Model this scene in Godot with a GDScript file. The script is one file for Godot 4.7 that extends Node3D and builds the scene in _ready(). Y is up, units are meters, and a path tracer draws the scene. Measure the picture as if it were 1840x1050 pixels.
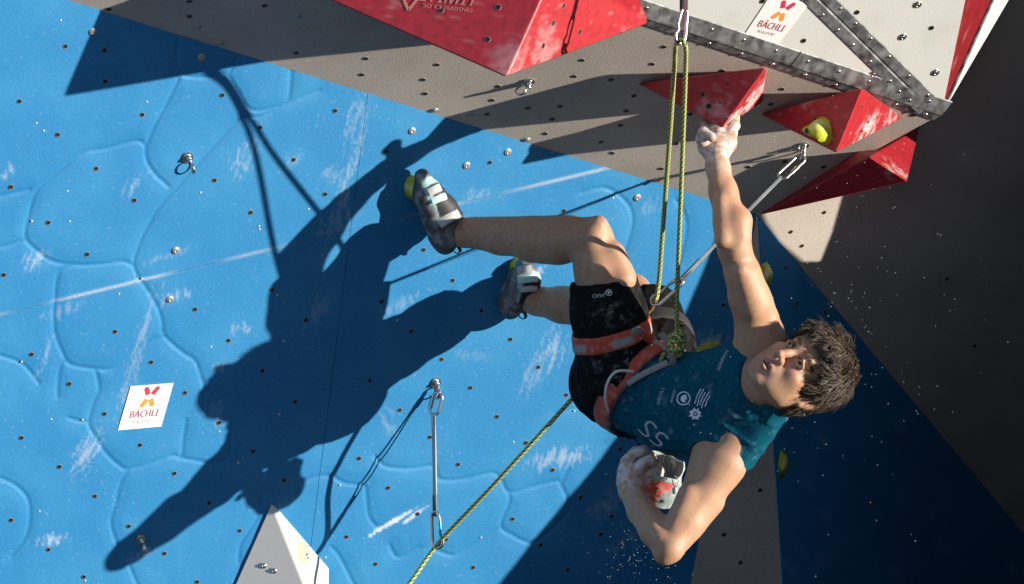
extends Node3D

# Units: metres. A pixel of the 1840 x 1050 photograph plus a depth turns into a point with P();
# things that touch a wall take their depth from that wall's plane with on().
const S := 640.0
const D := 14.0
const HC := 7.0
var CAM := Vector3(0, HC, D)
var SUN := Vector3(-1.0, -0.03, -0.335).normalized()
var BLUE: Plane
var GREY: Plane
var WHITE: Plane
var WEDGE: Plane
var NAVY: Plane
var SIDE: Plane
var M := {}
var taken := {}
var rng := RandomNumberGenerator.new()
var noise := FastNoiseLite.new()
var noise2 := FastNoiseLite.new()
var noise3 := FastNoiseLite.new()

func P(x: float, y: float, z: float) -> Vector3:
	var k := (D + z / S) / D / S
	return Vector3((x - 920.0) * k, HC - (y - 525.0) * k, -z / S)

func PV(v: Vector3) -> Vector3:
	return P(v.x, v.y, v.z)

func px(r: float, z: float) -> float:
	return r * (D + z / S) / D / S

func on(pl: Plane, x: float, y: float, lift := 0.0) -> Vector3:
	var d := (P(x, y, 0) - CAM)
	var t := (pl.d - pl.normal.dot(CAM)) / pl.normal.dot(d)
	return CAM + d * t + pl.normal * lift

func plane3(a: Vector3, b: Vector3, c: Vector3) -> Plane:
	var n := (b - a).cross(c - a).normalized()
	if n.dot(CAM - a) < 0: n = -n
	return Plane(n, n.dot(a))

func seat(pl: Plane, x: float, y: float, lift := 0.0, toward := Vector2(0, -1)) -> Transform3D:
	# frame on a plane: z = normal, y = the in-plane direction that shows as `toward` in the picture
	var o := on(pl, x, y, 0)
	var q := on(pl, x + toward.x * 10.0, y + toward.y * 10.0, 0)
	var yy := (q - o).normalized()
	var zz := pl.normal
	var xx := yy.cross(zz).normalized()
	return Transform3D(Basis(xx, yy, zz), o + zz * lift)

func lin(r: float, g: float, b: float) -> Color:
	return Color(r, g, b)

func mat(called: String, c: Color, rough := 0.7, metal := 0.0) -> StandardMaterial3D:
	var m := StandardMaterial3D.new()
	m.resource_name = called
	m.albedo_color = c.linear_to_srgb()
	m.roughness = rough
	m.metallic = metal
	M[called] = m
	return m

func vmat(called: String, rough := 0.7, metal := 0.0) -> StandardMaterial3D:
	var m := mat(called, Color.WHITE, rough, metal)
	m.vertex_color_use_as_albedo = true
	return m

func noise_image(freq: float, lo: float, hi: float, oct: int, seed_: int, size := 512) -> Image:
	var n := FastNoiseLite.new()
	n.seed = seed_
	n.frequency = freq
	n.noise_type = FastNoiseLite.TYPE_SIMPLEX_SMOOTH
	n.fractal_octaves = oct
	var im := n.get_seamless_image(size, size)
	im.convert(Image.FORMAT_L8)
	var dat := im.get_data()
	for i in dat.size():
		dat[i] = int(clampf(lo + (hi - lo) * dat[i] / 255.0, 0, 1) * 255.0)
	return Image.create_from_data(size, size, false, Image.FORMAT_L8, dat)

func grain(m: StandardMaterial3D, tint: Texture2D, bump: Texture2D, scale: float, strength: float) -> void:
	m.uv1_triplanar = true
	m.uv1_world_triplanar = true
	m.uv1_scale = Vector3.ONE * scale
	if tint: m.albedo_texture = tint
	if bump:
		m.normal_enabled = true
		m.normal_texture = bump
		m.normal_scale = strength

# ------------------------------------------------------------------ scene tree
func numbered(called: String) -> String:
	var k: int = taken.get(called, 0)
	taken[called] = k + 1
	return called if k == 0 else "%s_%03d" % [called, k]

func tag(o: Node, label: String, category: String, group := "", kind := "") -> Node:
	if label: o.set_meta("label", label)
	if category: o.set_meta("category", category)
	if group: o.set_meta("group", group)
	if kind: o.set_meta("kind", kind)
	return o

func thing(called: String, at: Vector3, label: String, category: String, group := "") -> Node3D:
	var o := Node3D.new()
	o.name = numbered(called)
	add_child(o)
	o.position = at
	tag(o, label, category, group)
	return o

func part(called: String, mesh: Mesh, m: Material, parent: Node3D, xf := Transform3D.IDENTITY) -> MeshInstance3D:
	# xf is given in world space
	var o := MeshInstance3D.new()
	o.mesh = mesh
	o.material_override = m
	if parent == self: called = numbered(called)
	o.name = called
	parent.add_child(o, true)
	o.transform = world_of(parent).affine_inverse() * xf
	return o

func world_of(n: Node) -> Transform3D:
	var t := Transform3D.IDENTITY
	while n != self and n is Node3D:
		t = (n as Node3D).transform * t
		n = n.get_parent()
	return t

# ------------------------------------------------------------------ mesh builder
class MB:
	var v := PackedVector3Array()
	var n := PackedVector3Array()
	var c := PackedColorArray()
	var uv := PackedVector2Array()
	var ix := PackedInt32Array()
	func vert(p: Vector3, nn: Vector3, col := Color.WHITE, t := Vector2.ZERO) -> int:
		v.append(p); n.append(nn); c.append(col); uv.append(t)
		return v.size() - 1
	func face(a: int, b: int, d: int) -> void:
		# wound so that the front (clockwise) looks along the stored normals
		if (v[b] - v[a]).cross(v[d] - v[a]).dot(n[a] + n[b] + n[d]) > 0:
			ix.append(a); ix.append(d); ix.append(b)
		else:
			ix.append(a); ix.append(b); ix.append(d)
	func tri(a: Vector3, b: Vector3, d: Vector3, nn: Vector3, col := Color.WHITE) -> void:
		face(vert(a, nn, col), vert(b, nn, col), vert(d, nn, col))
	func poly(p: Array, nn: Vector3, col := Color.WHITE) -> void:
		var b := v.size()
		for q in p: vert(q, nn, col)
		for i in range(1, p.size() - 1): face(b, b + i, b + i + 1)
	func quad(a: Vector3, b: Vector3, d: Vector3, e: Vector3, col := Color.WHITE) -> void:
		var nn := (b - a).cross(e - a).normalized()
		poly([a, b, d, e], nn, col)
	func done() -> ArrayMesh:
		var arr := []
		arr.resize(Mesh.ARRAY_MAX)
		arr[Mesh.ARRAY_VERTEX] = v
		arr[Mesh.ARRAY_NORMAL] = n
		arr[Mesh.ARRAY_COLOR] = c
		arr[Mesh.ARRAY_TEX_UV] = uv
		arr[Mesh.ARRAY_INDEX] = ix
		var m := ArrayMesh.new()
		m.add_surface_from_arrays(Mesh.PRIMITIVE_TRIANGLES, arr)
		return m

func slab(pts: Array, nrm: Vector3, thick: float, col := Color.WHITE, bev := 0.0) -> ArrayMesh:
	# flat polygon (world points) with its front at the given points, thickened backwards
	var b := MB.new()
	var k := pts.size()
	var mid := Vector3.ZERO
	for p in pts: mid += p
	mid /= k
	var front := []
	for p in pts:
		front.append(p if bev <= 0 else p + (mid - p).normalized() * bev)
	b.poly(front, nrm, col)
	var back := []
	for p in pts: back.append(p - nrm * thick)
	b.poly(back, -nrm, col)
	for i in k:
		var j := (i + 1) % k
		var e: Vector3 = pts[j] - pts[i]
		var out := e.cross(nrm).normalized()
		if out.dot(pts[i] - mid) < 0: out = -out
		var top := 0.0
		if bev > 0:
			top = bev * 0.7
			b.poly([front[i], front[j], pts[j] - nrm * top, pts[i] - nrm * top], (out + nrm).normalized(), col)
		b.poly([pts[i] - nrm * top, pts[j] - nrm * top, back[j], back[i]], out, col)
	return b.done()

func tube(path: PackedVector3Array, rad, sides := 10, caps := true, ulen := 1.0, vcol = null) -> ArrayMesh:
	var b := MB.new()
	add_tube(b, path, rad, sides, caps, ulen, vcol)
	return b.done()

func add_tube(b: MB, path: PackedVector3Array, rad, sides := 10, caps := true, ulen := 1.0, vcol = null, flat := 1.0, side0 := Vector3.ZERO) -> void:
	var k := path.size()
	var t0 := (path[1] - path[0]).normalized()
	var sd := side0
	if sd == Vector3.ZERO:
		sd = t0.cross(Vector3.UP)
		if sd.length() < 0.1: sd = t0.cross(Vector3.RIGHT)
	sd = sd.normalized()
	var run := 0.0
	var start := b.v.size()
	for i in k:
		var t: Vector3
		if i == 0: t = path[1] - path[0]
		elif i == k - 1: t = path[k - 1] - path[k - 2]
		else: t = path[i + 1] - path[i - 1]
		t = t.normalized()
		sd = (sd - t * sd.dot(t)).normalized()
		var up := sd.cross(t)
		if i > 0: run += path[i].distance_to(path[i - 1])
		var r: float = rad[i] if (rad is Array or rad is PackedFloat32Array) else rad
		for j in sides + 1:
			var a := TAU * j / sides
			var nn := (sd * cos(a) + up * sin(a) / flat).normalized()
			var q := sd * cos(a) + up * sin(a) * flat
			var col := Color.WHITE
			if vcol is Color: col = vcol
			elif vcol is Array: col = vcol[i]
			b.vert(path[i] + q * r, nn, col, Vector2(float(j) / sides, run / ulen))
	for i in k - 1:
		for j in sides:
			var a := start + i * (sides + 1) + j
			b.face(a, a + 1, a + sides + 2)
			b.face(a, a + sides + 2, a + sides + 1)
	if caps:
		for e in [0, k - 1]:
			var nn: Vector3 = (path[0] - path[1]).normalized() if e == 0 else (path[k - 1] - path[k - 2]).normalized()
			var ring := []
			for j in sides: ring.append(b.v[start + e * (sides + 1) + j])
			b.poly(ring, nn, b.c[start + e * (sides + 1)])

func lathe(b: MB, xf: Transform3D, prof: Array, sides := 16, col := Color.WHITE, cols = null) -> void:
	# profile [[radius, height]...] turned round z of xf
	var start := b.v.size()
	var k := prof.size()
	for i in k:
		var e0: Vector2 = Vector2(prof[max(i - 1, 0)][0], prof[max(i - 1, 0)][1])
		var e1: Vector2 = Vector2(prof[min(i + 1, k - 1)][0], prof[min(i + 1, k - 1)][1])
		var t := (e1 - e0).normalized()
		for j in sides + 1:
			var a := TAU * j / sides
			var dirv := Vector3(cos(a), sin(a), 0)
			var nn := (xf.basis * (dirv * t.y + Vector3(0, 0, -t.x))).normalized()
			b.vert(xf * (dirv * prof[i][0] + Vector3(0, 0, prof[i][1])), nn, cols[i] if cols else col, Vector2(float(j) / sides, float(i) / k))
	for i in k - 1:
		for j in sides:
			var a := start + i * (sides + 1) + j
			b.face(a, a + 1, a + sides + 2)
			b.face(a, a + sides + 2, a + sides + 1)

func spline(pts: Array, per := 8) -> PackedVector3Array:
	var out := PackedVector3Array()
	var k := pts.size()
	for i in k - 1:
		var a: Vector3 = pts[max(i - 1, 0)]
		var b: Vector3 = pts[i]
		var c: Vector3 = pts[i + 1]
		var d: Vector3 = pts[min(i + 2, k - 1)]
		for j in per:
			out.append(b.cubic_interpolate(c, a, d, float(j) / per))
	out.append(pts[k - 1])
	return out

func facet(b: MB, a: Vector3, c: Vector3, d: Vector3, nn: Vector3, n: int, colf: Callable) -> void:
	# triangle cut into n x n small ones so that chalk and wear can be coloured per vertex
	var id := {}
	for i in n + 1:
		for j in n + 1 - i:
			var p := a + (c - a) * (float(i) / n) + (d - a) * (float(j) / n)
			id[i * 1000 + j] = b.vert(p, nn, colf.call(p))
	for i in n:
		for j in n - i:
			b.face(id[i * 1000 + j], id[(i + 1) * 1000 + j], id[i * 1000 + j + 1])
			if i + j < n - 1:
				b.face(id[(i + 1) * 1000 + j], id[(i + 1) * 1000 + j + 1], id[i * 1000 + j + 1])

func chamfered(verts: Array, faces: Array, e: float, colf: Callable, n := 20) -> ArrayMesh:
	# convex solid whose edges and corners are cut back by e
	var b := MB.new()
	var mid := Vector3.ZERO
	for p in verts: mid += p
	mid /= verts.size()
	var corner := {}
	var fn := []
	for f in faces.size():
		var fc: Array = faces[f]
		var nn: Vector3 = (verts[fc[1]] - verts[fc[0]]).cross(verts[fc[2]] - verts[fc[0]]).normalized()
		if nn.dot(verts[fc[0]] - mid) < 0: nn = -nn
		fn.append(nn)
		var k := fc.size()
		for i in k:
			var p: Vector3 = verts[fc[i]]
			var d1: Vector3 = (verts[fc[(i + 1) % k]] - p).normalized()
			var d2: Vector3 = (verts[fc[(i + k - 1) % k]] - p).normalized()
			var sn := maxf(0.25, d1.cross(d2).length())
			corner[f * 100 + fc[i]] = p + (d1 + d2) * e / sn
		for i in range(1, k - 1):
			facet(b, corner[f * 100 + fc[0]], corner[f * 100 + fc[i]], corner[f * 100 + fc[i + 1]], nn, n, colf)
	for f in faces.size():
		for g in range(f + 1, faces.size()):
			var sh := []
			for q in faces[f]:
				if faces[g].has(q): sh.append(q)
			if sh.size() == 2:
				var a0: Vector3 = corner[f * 100 + sh[0]]
				var a1: Vector3 = corner[f * 100 + sh[1]]
				var g0: Vector3 = corner[g * 100 + sh[0]]
				var g1: Vector3 = corner[g * 100 + sh[1]]
				var m := 16
				for i in m:
					var s0 := float(i) / m
					var s1 := float(i + 1) / m
					var i0 := b.vert(a0.lerp(a1, s0), fn[f], colf.call(a0.lerp(a1, s0)))
					var i1 := b.vert(a0.lerp(a1, s1), fn[f], colf.call(a0.lerp(a1, s1)))
					var i2 := b.vert(g0.lerp(g1, s1), fn[g], colf.call(g0.lerp(g1, s1)))
					var i3 := b.vert(g0.lerp(g1, s0), fn[g], colf.call(g0.lerp(g1, s0)))
					b.face(i0, i1, i2)
					b.face(i0, i2, i3)
	for q in verts.size():
		var ring := []
		var nn := Vector3.ZERO
		for f in faces.size():
			if faces[f].has(q):
				ring.append(corner[f * 100 + q])
				nn += fn[f]
		nn = nn.normalized()
		if ring.size() == 3: b.poly(ring, nn, colf.call(ring[0]))
		elif ring.size() > 3:
			var cen := Vector3.ZERO
			for p in ring: cen += p
			cen /= ring.size()
			var ax: Vector3 = (ring[0] - cen).normalized()
			var ay := nn.cross(ax)
			ring.sort_custom(func(p, r): return atan2((p - cen).dot(ay), (p - cen).dot(ax)) < atan2((r - cen).dot(ay), (r - cen).dot(ax)))
			b.poly(ring, nn, colf.call(cen))
	return b.done()

func dome(outline: Array, nrm: Vector3, height: float, colf: Callable, power := 0.5, rings := 7) -> ArrayMesh:
	# closed rounded lump over a flat outline (world points)
	var b := MB.new()
	var mid := Vector3.ZERO
	for p in outline: mid += p
	mid /= outline.size()
	var k := outline.size()
	for r in rings + 1:
		var s := 1.0 - pow(float(r) / rings, 1.6)
		var h := height * pow(maxf(0.0, 1.0 - s * s), power)
		for i in k:
			var p: Vector3 = mid + (outline[i] - mid) * s + nrm * h
			var out: Vector3 = (outline[i] - mid).normalized()
			b.vert(p, (out * s + nrm * (1.05 - s)).normalized(), colf.call(p))
	for r in rings:
		for i in k:
			var j := (i + 1) % k
			b.face(r * k + i, r * k + j, (r + 1) * k + j)
			b.face(r * k + i, (r + 1) * k + j, (r + 1) * k + i)
	return b.done()

# ------------------------------------------------------------------ stage
func _ready() -> void:
	rng.seed = 7
	noise.seed = 3
	noise.frequency = 9.0
	noise.fractal_octaves = 4
	noise2.seed = 11
	noise2.frequency = 40.0
	noise2.fractal_octaves = 3
	noise3.seed = 5
	noise3.frequency = 9.0
	noise3.fractal_octaves = 1
	var cam := Camera3D.new()
	cam.name = "camera"
	cam.position = CAM
	cam.fov = rad_to_deg(2.0 * atan(525.0 / S / D))
	cam.far = 400.0
	cam.near = 0.05
	add_child(cam)
	cam.current = true
	var env := Environment.new()
	env.tonemap_mode = Environment.TONE_MAPPER_LINEAR
	env.tonemap_exposure = 1.6
	env.background_mode = Environment.BG_SKY
	var sk := Sky.new()
	var sm := ProceduralSkyMaterial.new()
	sm.sky_top_color = Color(0.30, 0.41, 0.54)
	sm.sky_horizon_color = Color(0.62, 0.68, 0.76)
	sm.sky_curve = 0.15
	sm.ground_bottom_color = Color(0.16, 0.15, 0.14)
	sm.ground_horizon_color = Color(0.42, 0.42, 0.42)
	sm.sun_angle_max = 1.0
	sk.sky_material = sm
	env.sky = sk
	env.background_energy_multiplier = 1.4
	env.sdfgi_enabled = true
	env.ssao_enabled = true
	env.ssil_enabled = true
	var we := WorldEnvironment.new()
	we.name = "environment"
	we.environment = env
	add_child(we)
	var sun := DirectionalLight3D.new()
	sun.name = "sun"
	sun.light_energy = 1.6
	sun.light_color = Color(1.0, 0.965, 0.91)
	sun.light_angular_distance = 0.5
	sun.shadow_enabled = true
	sun.look_at_from_position(Vector3.ZERO, SUN, Vector3.UP)
	add_child(sun)
	planes()
	materials()
	ground()
	blue_wall()
	grey_overhang()
	white_overhang()
	side_walls()
	volumes()
	stickers()
	hardware()
	climber()
	dust()

func planes() -> void:
	BLUE = plane3(P(200, 200, 0.55 * -540 + 0.6 * -130), P(1200, 300, 0.55 * 460 + 0.6 * -30), P(700, 900, 0.55 * -40 + 0.6 * 570))
	GREY = plane3(on(BLUE, 140, 6), on(BLUE, 1360, 385), P(1220, 50, -250))
	var l0 := on(GREY, 1160, 30)
	var l1 := on(GREY, 1692, 205)
	WHITE = plane3(l0, l1, l0 + P(1160, -200, -250 - 220) - P(1160, 30, -250))
	var q := on(BLUE, 1360, 385)
	SIDE = plane3(q, P(1840, 960, 1513), P(1690, 195, 399))
	WEDGE = plane3(q, on(BLUE, 1240, 1050), P(1412, 1100, 862))
	NAVY = plane3(q, on(SIDE, 1840, 960), on(WEDGE, 1412, 1100))

func materials() -> void:
	var fine := ImageTexture.create_from_image(noise_image(0.09, 0.78, 1.14, 4, 5))
	var soft := ImageTexture.create_from_image(noise_image(0.02, 0.8, 1.12, 5, 6))
	var bim := noise_image(0.16, 0.0, 1.0, 3, 8)
	bim.convert(Image.FORMAT_RGBA8)
	var bim2 := bim.duplicate() as Image
	bim.bump_map_to_normal_map(3.0)
	var rough_bump := ImageTexture.create_from_image(bim)
	var b3 := noise_image(0.05, 0.0, 1.0, 4, 9)
	b3.convert(Image.FORMAT_RGBA8)
	b3.bump_map_to_normal_map(2.0)
	var cloth_bump := ImageTexture.create_from_image(b3)
	var m := vmat("blue_panel", 0.62)
	grain(m, fine, rough_bump, 4.0, 0.25)
	m = vmat("grey_panel", 0.85)
	grain(m, fine, rough_bump, 3.6, 0.9)
	m = vmat("white_panel", 0.6)
	grain(m, null, rough_bump, 2.0, 0.15)
	m = vmat("red_paint", 0.45)
	grain(m, soft, rough_bump, 3.0, 0.25)
	m = vmat("light_paint", 0.6)
	grain(m, null, rough_bump, 3.0, 0.2)
	m = mat("galvanised", lin(0.32, 0.34, 0.35), 0.5, 0.45)
	grain(m, ImageTexture.create_from_image(noise_image(0.012, 0.25, 1.3, 5, 21)), cloth_bump, 4.0, 0.3)
	mat("steel", lin(0.62, 0.61, 0.58), 0.28, 1.0)
	mat("bolt_steel", lin(0.42, 0.42, 0.41), 0.55, 0.7)
	vmat("insert", 0.5, 0.0)
	mat("paper", lin(0.8, 0.8, 0.79), 0.6)
	mat("print_red", lin(0.62, 0.03, 0.07), 0.6)
	mat("print_crimson", lin(0.45, 0.02, 0.06), 0.6)
	mat("print_orange", lin(0.83, 0.3, 0.04), 0.6)
	mat("print_pale", lin(0.72, 0.62, 0.56), 0.6)
	mat("print_faded", lin(0.62, 0.2, 0.16), 0.6)
	vmat("hold_resin", 0.5)
	m = mat("ground", lin(0.42, 0.40, 0.37), 0.9)
	grain(m, soft, null, 0.3, 0)
	m = vmat("skin", 0.55)
	m.subsurf_scatter_enabled = true
	m.subsurf_scatter_strength = 0.02
	m.uv1_triplanar = true
	m.uv1_scale = Vector3.ONE * 9.0
	m.normal_enabled = true
	m.normal_texture = rough_bump
	m.normal_scale = 0.22
	m = vmat("cloth", 0.85)
	m.metallic_specular = 0.15
	m.uv1_triplanar = true
	m.uv1_scale = Vector3.ONE * 9.0
	m.normal_enabled = true
	m.normal_texture = rough_bump
	m.normal_scale = 0.3
	m = vmat("rubber", 0.6)
	m.uv1_triplanar = true
	m.uv1_scale = Vector3.ONE * 10.0
	m.albedo_texture = soft
	vmat("webbing", 0.8)
	vmat("hair", 0.5)
	vmat("eye", 0.15)
	mat("cloth_print", lin(0.85, 0.86, 0.87), 0.7)
	# braided rope cover: yellow green with dark flecks
	var w := 64
	var h := 64
	var im := Image.create(w, h, false, Image.FORMAT_RGB8)
	for y in h:
		for x in w:
			var u := float(x) / w * 6.0
			var t := float(y) / h * 4.0
			var a := fposmod(u + t, 2.0)
			var c := fposmod(u - t, 2.0)
			var col := Color(0.68, 0.70, 0.38)
			if a < 0.8 and c < 1.0: col = Color(0.27, 0.29, 0.13)
			elif c < 0.5: col = Color(0.86, 0.88, 0.55)
			if c > 1.8 or a > 1.85: col = col.darkened(0.4)
			im.set_pixel(x, y, col)
	m = mat("rope", Color.WHITE, 0.8)
	m.albedo_texture = ImageTexture.create_from_image(im)
	m.vertex_color_use_as_albedo = true

func ground() -> void:
	var b := MB.new()
	b.poly([Vector3(-150, 0, -150), Vector3(150, 0, -150), Vector3(150, 0, 150), Vector3(-150, 0, 150)], Vector3.UP)
	var o := part("ground", b.done(), M.ground, self)
	tag(o, "pale concrete ground below the climbing wall", "", "", "structure")

# ------------------------------------------------------------------ blue wall
const GROOVES := [
	[322, 62, 318, 105, 321, 138, 300, 185, 276, 230, 262, 265, 264, 291, 280, 315, 303, 336],
	[262, 265, 246, 254, 190, 268, 148, 276, 110, 305, 66, 345, 52, 385, 45, 426, 62, 448, 93, 470, 137, 477, 180, 476, 219, 471, 240, 479],
	[0, 354, 30, 347, 52, 341], [0, 446, 34, 436, 47, 428],
	[240, 479, 243, 460, 261, 415, 291, 367, 318, 338, 347, 305, 385, 262, 425, 220, 440, 214, 472, 209, 519, 186, 575, 162],
	[319, 112, 325, 130, 337, 138, 370, 139, 398, 135], [398, 135, 410, 136, 425, 162, 452, 199, 506, 189, 519, 175, 523, 135, 524, 120], [427, 100, 418, 120, 410, 136],
	[240, 479, 248, 500, 258, 512, 281, 549, 291, 580, 295, 604, 329, 635, 350, 649, 363, 683, 372, 705, 390, 722],
	[137, 477, 106, 490, 98, 540, 97, 580, 100, 605, 117, 645, 130, 657, 171, 664, 206, 662, 247, 631, 281, 611, 295, 604],
	[117, 645, 106, 668, 103, 715], [171, 664, 178, 700, 171, 717, 159, 759, 171, 786, 192, 817, 216, 839, 233, 844, 281, 830, 309, 820, 326, 824],
	[326, 824, 374, 832, 408, 827, 416, 793, 419, 765], [326, 824, 329, 793, 334, 755], [419, 835, 446, 861, 483, 885, 514, 877, 569, 858, 599, 856],
	[408, 827, 422, 837], [122, 752, 144, 758, 159, 759], [233, 844, 217, 866, 207, 909, 199, 937, 206, 968, 226, 1005, 250, 1060], [483, 885, 471, 895, 463, 930, 434, 975, 428, 1010],
	[599, 858, 622, 870, 654, 874, 658, 890, 663, 929, 678, 949], [673, 820, 693, 839, 736, 843, 779, 839, 790, 862, 833, 862, 884, 851, 900, 862, 915, 886, 950, 878, 1001, 866, 1009, 874, 1025, 913, 1009, 937, 974, 968, 950, 976, 923, 964, 900, 946, 915, 905, 915, 886],
	[900, 948, 833, 991, 810, 999, 779, 987], [700, 980, 716, 1003, 755, 984], [947, 1015, 966, 1060], [595, 984, 611, 1003, 640, 1060], [1009, 872, 1029, 835, 1087, 796], [1000, 745, 1013, 741, 1060, 730, 1090, 753],
	[1045, 347, 1082, 338, 1108, 348, 1131, 371, 1137, 400, 1127, 442, 1119, 462], [1215, 360, 1230, 385, 1233, 420, 1222, 470], [0, 640, 40, 655, 70, 690], [0, 860, 30, 875, 52, 905, 48, 960, 20, 1000]]
const HOLES := [34, 182, 103, 242, 188, 146, 255, 206, 399, 171, 467, 229, 527, 287, 602, 199, 584, 349, 385, 324, 172, 303, 19, 336, 117, 83, 187, 90,
	86, 400, 241, 360, 156, 457, 6, 494, 450, 382, 488, 521, 350, 556, 206, 596, 410, 612, 56, 637, 271, 651, 124, 690, 549, 575, 471, 666,
	332, 706, 530, 722, 187, 744, 38, 787, 251, 800, 393, 760, 454, 811, 106, 839, 313, 851, 170, 892, 510, 863, 375, 904, 231, 946, 430, 954, 19, 935, 86, 988, 295, 995, 150, 1037, 354, 1046,
	693, 272, 738, 595, 685, 542, 793, 646, 664, 684, 718, 737, 845, 697, 772, 786, 645, 824, 697, 877, 622, 965, 674, 1014, 823, 835, 893, 749, 967, 660, 1017, 710, 945, 796, 993, 845, 750, 924, 801, 970, 921, 933, 850, 1020, 1043, 894, 1099, 928, 971, 980, 1020, 1024, 1079, 960, 1114, 807,
	880, 292, 1013, 379, 761, 449, 813, 504, 917, 610, 864, 558, 1290, 448, 1300, 548]
const CHALK := [[440, 282, 26, 36, 0.2, 0.5], [62, 470, 26, 22, 0.4, 0.55], [235, 335, 16, 24, 0.3, 0.5], [155, 815, 26, 46, 0.5, 0.6], [95, 968, 36, 13, 0.1, 0.85], [250, 998, 30, 10, -0.2, 0.6], [388, 745, 24, 26, 0.3, 0.35], [432, 592, 20, 13, 0.2, 0.7], [570, 560, 26, 40, 0.2, 0.25], [600, 310, 22, 20, 0.6, 0.4], [990, 635, 30, 46, 0.3, 0.5], [955, 680, 22, 40, 0.2, 0.3],
	[1005, 825, 60, 22, 0.1, 0.6], [1090, 905, 40, 24, -0.6, 0.5], [1130, 970, 40, 14, -0.4, 0.4], [15, 307, 16, 14, -0.5, 0.6], [310, 535, 40, 14, -0.1, 0.5], [300, 460, 60, 8, -0.1, 0.35], [255, 600, 14, 100, 0.22, 0.4], [230, 700, 18, 70, 0.15, 0.35], [625, 320, 14, 130, 0.22, 0.5], [600, 400, 40, 20, -0.3, 0.5], [640, 215, 20, 60, 0.2, 0.35], [520, 290, 16, 26, 0.8, 0.3], [980, 200, 20, 10, 0.3, 0.3], [720, 545, 50, 14, -0.3, 0.3], [860, 350, 30, 14, 0.3, 0.3], [1270, 620, 40, 30, 0.3, 0.75], [1375, 470, 14, 40, 0, 0.7], [80, 640, 10, 40, 0.2, 0.4], [110, 560, 40, 14, -0.2, 0.35], [700, 760, 14, 40, -0.5, 0.3], [965, 490, 40, 8, -0.6, 0.6], [850, 640, 40, 10, 0.4, 0.25], [1170, 370, 20, 20, 0, 0.3], [395, 660, 16, 10, 0.3, 0.4], [706, 938, 44, 5, -0.36, 0.95, 1], [745, 926, 26, 4, -0.5, 0.8, 1]]

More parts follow.
